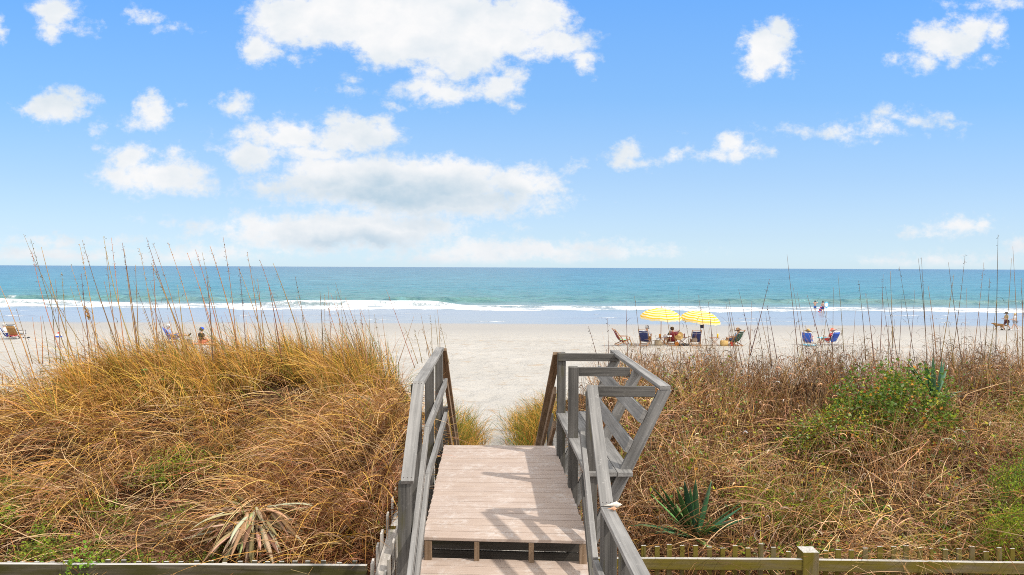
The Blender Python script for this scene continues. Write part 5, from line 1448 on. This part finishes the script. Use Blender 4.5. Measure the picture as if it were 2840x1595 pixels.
# umbrella party, right of the walkway
p = G(*Z2((325, 590))); wooden_chair('empty wooden beach chair seen from the side, dark red sling, apart from the umbrellas', p, R(-82), cloth('dark_red_canvas', (.17, .02, .02)))
t_ = towel('towel', 'pale green patterned towel crumpled on the seat of the lone empty wooden chair', p + Vector((0, .0, .30)), .34, .42, [(.35, .62, .30), (.62, .72, .55), (.30, .60, .38)], R(-82), .06)
p = G(*Z2((592, 592))); rz = R(-22); wooden_chair('navy wooden beach chair with a man in a white shirt, left under the umbrellas', p, rz, navy)
person('man in navy cap and white shirt bent over his lap in the navy chair', p + Vector((.15, .05, .05)), rz, {**seat_pose(.27, .16), 'gaze': (.3, .8, -.5)}, SKIN, 1.0, white, cloth('orange_shorts', (.62, .28, .03)), ('cap', cloth('navy_cap', (.03, .035, .12))), greyhair)
p = G(*Z2((752, 594))); bag('tote_bag', 'navy and tan tote bag on the sand beside the small round cup table', 'bag', p, (.42, .26, .32), plain('tan_navy_canvas', (.33, .26, .17), .85, .3, scale=7), navy)
p = G(*Z2((822, 594))); side_table('low wooden table with an orange cup and a white cloth, under the left umbrella pole', p, R(5), .46, .60)
cup('orange drink cup on the left end of the low wooden table', p + Vector((-.26, -.02, .47)), (.70, .30, .06), .21, .055)
m = MB(); tw = towel('towel', 'crumpled white cloth heaped on the low wooden table', p + Vector((.18, -.02, .485)), .42, .34, [(.74, .74, .78), (.60, .60, .72), (.76, .76, .78)], .3, .14)
p = G(*Z2((915, 592))); rz = R(4); wooden_chair('maroon wooden beach chair with a dark haired person, between the two small tables', p, rz, maroon)
person('dark haired person in a dark top sitting in the maroon chair', p + Vector((-.10, 0, 0)), R(14), {**seat_pose(.27, .30), 'gaze': (.5, .85, -.1)}, SKIN, 1.0, cloth('charcoal_top', (.05, .05, .055)), cloth('khaki_shorts', (.3, .24, .15)), None, brownhair)
hp = p + Vector((.33, -.42, .62)); hb = empty('straw_hat', hp, 'wide straw sun hat hanging on the corner of the maroon chair', 'hat'); hb.rotation_euler = (R(62), R(-38), 0)
m = MB(); m.lathe([(.01, .14), (.07, .13), (.105, .09), (.115, .02)], (0, 0, 0), 20); m.build('hat_crown', straw, hb, smooth=True)
m = MB(); m.lathe([(.112, .025), (.20, .012), (.265, -.012), (.262, -.02), (.112, .01)], (0, 0, 0), 20); m.build('hat_brim', straw, hb, smooth=True)
bag('tote_bag', 'small orange bag on the sand at the right foot of the maroon chair', 'bag', G(*Z2((968, 595))) + Vector((0, -.1, 0)), (.22, .18, .22), cloth('orange_nylon', (.72, .22, .03)), cloth('orange_strap', (.6, .16, .02)))
p = G(*Z2((1040, 592))) + Vector((0, .15, 0)); side_table('folding cross legged table holding a pink cup, between the maroon and empty navy chairs', p, 0, .47, .66)
cup('pink cup on the cross legged table', p + Vector((.05, -.05, .48)), (.78, .22, .36), .19, .055); cup('small dark drink bottle beside the pink cup', p + Vector((.17, 0, .48)), (.28, .07, .05), .21, .032, 'bottle', 'bottle')
towel('towel', 'dark grey towel heaped on the sand under the cross legged table', p + Vector((.02, -.25, 0)), .62, .4, [(.14, .13, .13), (.19, .18, .17)], .2, .13)
p = G(*Z2((1192, 596))); wooden_chair('empty navy wooden beach chair with its back to the camera, by the right umbrella pole', p, R(-4), navy)
bag('beach_bag', 'grey brown mesh bag hanging behind the empty navy chair', 'bag', p + Vector((-.12, -.34, .26)), (.30, .16, .26), cloth('mesh_taupe', (.22, .17, .13)), black)
p = G(*Z2((1425, 596))); side_table('folding table with a tall yellow cup, between the right umbrella and the green chair', p, R(3), .48, .58)
cup('tall yellow cup on the folding table near the green chair', p + Vector((.18, 0, .49)), (.85, .62, .04), .22, .055)
p = G(*Z2((1538, 597))); bag('straw_basket', 'round tan straw basket on the sand left of the green chair', 'basket', p, (.46, .36, .32), straw, plain('basket_handle', (.34, .2, .09), .7))
p = G(*Z2((1660, 597))); rz = R(38); wooden_chair('green wooden beach chair turned away, with a person in a straw hat', p, rz, dgreen)
person('person in a brown straw hat reclining in the green chair', p, rz, {**seat_pose(.26, .30), 'gaze': (-.2, .9, -.2)}, SKIN, .97, cloth('light_blue_shirt', (.24, .38, .55)), cloth('denim_shorts', (.08, .13, .25)), ('brim', plain('brown_straw', (.30, .16, .07), .8, .3, scale=60)), brownhair)
cup('red and white drink tub on the sand under the green chair', G(*Z2((1622, 596))) + Vector((0, -.15, 0)), (.72, .06, .05), .22, .10, 'drink_tub', 'tub')
p1 = G(*Z2((800, 594))) + Vector((0, .35, 0)); umbrella('yellow and white striped beach umbrella on the left, slightly higher of the two', p1, (.03, -.05), 2.21, 1.22)
p2 = G(*Z2((1272, 598))) + Vector((0, .25, 0)); umbrella('yellow and white striped beach umbrella on the right, tilted down to the right', p2, (.09, -.06), 2.11, 1.24)
bag('hanging_bag', 'dark navy bag hanging high on the right umbrella pole', 'bag', p2 + Vector((.05, -.09, 1.06)), (.22, .14, .28), cloth('dark_navy', (.02, .025, .07)), black)
bag('hanging_bag', 'little black pouch hanging under the left umbrella canopy', 'bag', p1 + Vector((-.12, -.07, 1.55)), (.13, .09, .11), cloth('black_nylon', (.012, .012, .015)), black)

# pair in blue chairs at the right
p = G(*Z3((340, 655))); rz = R(-38); low_chair('blue folding beach chair turned right, with a person in a straw hat', p, rz, blue, TUBEM, .95)
person('person in a yellow straw hat and purple top in the left blue chair', p + Vector((.06, .05, 0)), rz, seat_pose(.16, .26), SKIN, .92, cloth('purple_top', (.22, .05, .16)), cloth('blue_shorts', (.05, .12, .4)), ('brim', plain('yellow_straw', (.62, .38, .10), .8, .25, scale=60)), brownhair)
towel('towel', 'turquoise and white towel on the sand in front of the left blue chair', G(*Z3((352, 668))) + Vector((0, -.1, .01)), .66, .35, [(.06, .42, .62), (.65, .74, .76), (.1, .5, .68)], .1, .07)
p = G(*Z3((572, 656))); rz = R(24); low_chair('blue folding beach chair seen from behind, with a person in an orange hat', p, rz, blue, TUBEM, 1.0, pocket=cloth('blue_pocket', (.02, .07, .36)))
person('person in an orange hat holding a turquoise towel in the right blue chair', p + Vector((-.04, .05, 0)), rz, seat_pose(.18, .28), SKIN2, .95, cloth('red_top', (.66, .05, .06)), cloth('red_shorts', (.6, .06, .06)), ('brim', cloth('orange_hat', (.82, .17, .09))), greyhair)
towel('towel', 'turquoise striped towel draped over the knees beside the orange hat', G(*Z3((505, 656))) + Vector((-.02, .25, .34)), .40, .42, [(.08, .45, .58), (.55, .75, .78), (.1, .5, .62)], .4, .10)

# walkers and dog at the right edge
p = G(*Z3((2392, 508))); rz = R(82)
person('man in a dark hat, tan vest and dark shorts walking along the beach', p, rz, stand_pose(.55, armL=((-.28, .02, 1.13), (-.20, .26, 1.08)), armR=((.26, .05, 1.12), (.16, .28, 1.12))), SKIN, 1.02, cloth('tan_vest', (.42, .30, .15)), cloth('dark_shorts', (.10, .035, .04)), ('brim', cloth('dark_hat', (.07, .06, .05))), brownhair, black, legs_long=True)
bag('waist_bag', 'small black bag hanging at the hip of the walking man', 'bag', p + Vector((.16, -.06, .72)), (.16, .11, .2), cloth('black_bag', (.02, .02, .022)), black)
p = G(*Z3((2478, 510))); 
person('blond woman in a white shirt and grey shorts walking behind the man', p, rz, stand_pose(-.8, armL=((-.27, .05, 1.12), (-.2, .3, 1.08)), armR=((.27, .02, 1.12), (.2, .24, 1.1))), SKIN2, .96, white, cloth('grey_shorts', (.36, .38, .42)), None, blond, white)
def dog(label, loc, rz):
    o = empty('dog', loc, label, 'dog', None, rz)
    N = {'rump': ((0, -.34, .52), .13), 'belly': ((0, -.08, .52), .125), 'chest': ((0, .22, .50), .165), 'neck': ((0, .40, .62), .105), 'head': ((0, .54, .70), .088), 'muzzle': ((0, .65, .665), .05), 'nose': ((0, .73, .655), .03),
         'earL': ((-.085, .52, .67), .03), 'earR': ((.085, .52, .67), .03), 'tail1': ((0, -.50, .52), .05), 'tail2': ((0, -.66, .46), .075), 'tail3': ((0, -.80, .44), .03)}
    E = [('rump', 'belly'), ('belly', 'chest'), ('chest', 'neck'), ('neck', 'head'), ('head', 'muzzle'), ('muzzle', 'nose'), ('head', 'earL'), ('head', 'earR'), ('rump', 'tail1'), ('tail1', 'tail2'), ('tail2', 'tail3')]
    for s, g, st in (('L', -1, .12), ('R', 1, -.12)):
        N['fs' + s] = ((.09 * g, .25, .42), .07); N['fe' + s] = ((.09 * g, .20 + st * .3, .26), .045); N['fw' + s] = ((.09 * g, .24 + st, .13), .034); N['fp' + s] = ((.09 * g, .27 + st * 1.3, .03), .036)
        N['hh' + s] = ((.09 * g, -.34, .40), .09); N['hk' + s] = ((.09 * g, -.27 - st * .3, .30), .06); N['hk2' + s] = ((.09 * g, -.43 - st * .7, .18), .036); N['hp' + s] = ((.09 * g, -.37 - st, .03), .036)
        E += [('chest', 'fs' + s), ('fs' + s, 'fe' + s), ('fe' + s, 'fw' + s), ('fw' + s, 'fp' + s), ('rump', 'hh' + s), ('hh' + s, 'hk' + s), ('hk' + s, 'hk2' + s), ('hk2' + s, 'hp' + s)]
    fur = plain('golden_brown_fur', (.32, .165, .06), .8, .45, scale=14)
    skin_mesh('body', N, E, fur, o, 2)
    c = MB(); c.tube([(-.10, .41, .60), (-.05, .45, .52), (.05, .45, .52), (.10, .41, .60), (.06, .37, .70), (-.06, .37, .70), (-.10, .41, .60)], .012, 6); c.build('collar', black, o)
    return o
dog('long haired golden brown dog trotting ahead of the walking couple', G(*Z3((2312, 506))), R(88))

# boys in the shallows
def water_pt(px, py): 
    q = PZ(px, py, 0.0); return Vector((q.x, q.y, float(ground(q.x, q.y)) + .0)) if False else Vector((q.x, q.y, -.06))
p = water_pt(*Z3((411, 322))); blue_sh = cloth('blue_swim_shorts', (.03, .10, .36))
person('boy in blue shorts with both arms raised, standing in the shallows', p, R(-35), stand_pose(.18, armL=((-.30, .22, 1.42), (-.12, .48, 1.48)), armR=((.30, .22, 1.42), (.14, .50, 1.50))), SKIN, 1.0, None, blue_sh, None, brownhair)
r_ = empty('fishing_rod', p + Vector((.30, .28, 1.42)), 'long thin rod raised to the right by the boy with lifted arms', 'fishing rod'); m = MB(); m.tube([(-.25, -.12, -.20), (.25, .12, .35), (.75, .3, 1.05)], [.018, .013, .007], 6); m.build('rod', black, r_); m = MB(); m.tube([(-.25, -.12, -.20), (-.12, -.06, -.05)], .026, 8); m.build('grip', CHAIRWOOD, r_)
p = water_pt(*Z3((491, 331))); person('boy in blue shorts carrying a red bodyboard low at his side', p, R(-60), stand_pose(.2, armL=((-.24, .0, 1.10), (-.26, .02, .88))), SKIN2, 1.0, None, blue_sh, None, brownhair)
def board_(label, loc, rot, L, w, cols):
    o = empty('bodyboard', loc, label, 'bodyboard', 'bodyboards'); o.rotation_euler = rot
    m = MB(); n = 14; rows = []
    for i in range(n + 1):
        t = i / n; hw = w / 2 * (min(1, math.sin(math.pi * min(1, t * .5 + .0) if t < 1 else 0) * 1.0) if False else float(np.interp(t, [0, .06, .3, .7, .9, 1], [.70, .85, 1, .97, .7, .25])))
        rows.append([((s * hw), 0, (t - .5) * L) for s in (-1, -.33, .33, 1)])
    for i in range(n): m.sheet([rows[i], rows[i + 1]], .05, col=cols[i % len(cols)])
    m.build('deck_pad', M['cloth_tint'], o)
    l = MB(); l.tube([(0, -.03, L * .3), (.05, -.06, L * .2), (.03, -.05, L * .05)], .008, 5); l.build('leash', black, o); return o
board_('red, white and blue bodyboard held low at the boy’s left side'.replace('’', "'"), p + Vector((-.32, -.05, .62)), (R(12), R(18), R(25)), .95, .48, [(.55, .04, .05), (.55, .04, .05), (.6, .6, .65), (.06, .09, .35), (.06, .09, .35)])
p3 = water_pt(*Z3((508, 325))) + Vector((.25, 1.0, 0)); person('third boy standing behind with a round blue board under his arm', p3, R(-75), stand_pose(.1, armR=((.30, .02, 1.15), (.30, .22, 1.05))), SKIN, .98, None, cloth('navy_swim_shorts', (.02, .04, .16)), None, brownhair)
o = empty('bodyboard', p3 + Vector((.38, -.25, 1.12)), 'round light blue board held up under the arm of the third boy', 'bodyboard', 'bodyboards'); o.rotation_euler = (R(80), R(15), R(10))
m = MB(); m.lathe([(.01, .022), (.30, .022), (.335, 0), (.30, -.022), (.01, -.022)], (0, 0, 0), 22, sy=1.35); m.build('deck_pad', plain('sky_blue_foam', (.05, .38, .72), .5, .1), o, smooth=False); m = MB(); m.lathe([(.20, .024), (.23, .027), (.23, .02)], (0, 0, 0), 20, sy=1.35); m.build('ring_mark', white, o)

# left group
p = G(*Z4((92, 484))); rz = R(-58); low_chair('plaid folding chair at the left edge with a person in white', p, rz, cloth('plaid_blue', (.10, .13, .36), var=.6), TUBEM, 1.0)
person('person in a white shirt sitting at the left edge of the photo', p, rz, seat_pose(.18, .24), SKIN2, 1.0, white, cloth('blue_plaid_shorts', (.07, .11, .42)), None, greyhair)
p = G(*Z4((128, 482))) + Vector((.0, .6, 0)); low_chair('charcoal folding chair behind the person at the left edge', p, R(-12), cloth('charcoal_canvas', (.045, .05, .055)), cloth('dark_tube', (.05, .05, .05)), 1.12)
p = G(*Z4((188, 484))); low_chair('white framed folding chair with a tan back and red seat', p, R(-6), cloth('tan_canvas', (.36, .20, .07)), TUBEM, 1.12, pocket=cloth('tan_pocket', (.30, .16, .055)))
towel('towel', 'red towel hanging across the seat of the white framed chair', p + Vector((0, -.30, .20)), .60, .34, [(.62, .05, .06), (.70, .30, .28), (.6, .05, .06)], 0, .05)
q = G(*Z4((292, 474)));
for dx, rz, lab in ((-.18, .4, 'left one of the dark sandals lying beside the white framed chair'), (.12, -.5, 'right one of the dark sandals lying beside the white framed chair')):
    o = empty('sandal', q + Vector((dx, dx * .4, .0)), lab, 'sandal', 'dark sandals', rz); m = MB(); m.tube([(-.17, 0, .03), (-.08, 0, .04), (.06, 0, .04), (.17, 0, .035)], [.035, .05, .055, .03], 10, flat=.6); m.build('sole', black, o, smooth=True)
    m = MB(); m.tube([(-.03, -.06, .03), (.02, -.03, .085), (.08, 0, .07), (.02, .03, .085), (-.03, .06, .03)], .012, 6); m.build('strap', black, o)
p = G(*Z4((656, 463))); o = empty('marker_buoy', p, 'red, white and blue cone shaped float standing alone on the sand', 'buoy')
for nm, prof_, c in (('blue_base', [(.205, 0), (.20, .10)], (.03, .10, .52)), ('white_cone', [(.195, .101), (.10, .235)], (.80, .80, .80)), ('red_top', [(.075, .236), (.072, .33), (.05, .345)], (.66, .04, .04))):
    m = MB(); m.lathe(prof_, (0, 0, 0), 20); m.build(nm, plain('buoy_' + nm, c, .4, .05), o, smooth=False)
p = G(*Z4((1930, 520))); rz = R(-72); low_chair('blue sling chair in profile, holding a reclining man with crossed legs', p, rz, cloth('mid_blue_canvas', (.025, .10, .48)), cloth('blue_tube', (.05, .14, .45), .4), 1.12)
person('grey haired man in a plaid shirt reclining with one leg crossed over', p + Vector((.02, 0, 0)), rz, {**seat_pose(.20, .30, crossed=True), 'gaze': (0, .9, -.45)}, SKIN, 1.04, cloth('blue_plaid_shirt', (.25, .33, .52), var=.6), cloth('dark_grey_shorts', (.06, .065, .09)), ('cap', cloth('pale_cap', (.55, .55, .53))), greyhair, black)
p = G(*Z4((2250, 538))); rz = R(-35)
towel('towel', 'orange and pink striped towel under the person in the blue cap', p + Vector((.0, .1, 0)), 1.9, .9, [(.62, .22, .10), (.70, .45, .35), (.60, .16, .14), (.66, .5, .4)], .04, .015)
person('person in a black shirt and blue cap sitting on a striped towel', p + Vector((0, .05, .02)), rz, {**seat_pose(.02, .04), 'kneeL': (-.14, .42, .20), 'kneeR': (.14, .44, .16), 'ankleL': (-.1, .78, .075), 'ankleR': (.14, .80, .075), 'toeL': (-.1, .86, .16), 'toeR': (.15, .88, .16)}, SKIN, 1.08, black, cloth('coral_shorts', (.5, .15, .1)), ('cap', cloth('royal_blue_cap', (.03, .09, .55))), brownhair)
bag('beach_bag', 'grey brown beach bag lying on the sand between the two left sunbathers', 'bag', G(*Z4((2100, 545))), (.5, .3, .22), cloth('taupe_bag', (.27, .22, .18)), black, .2)
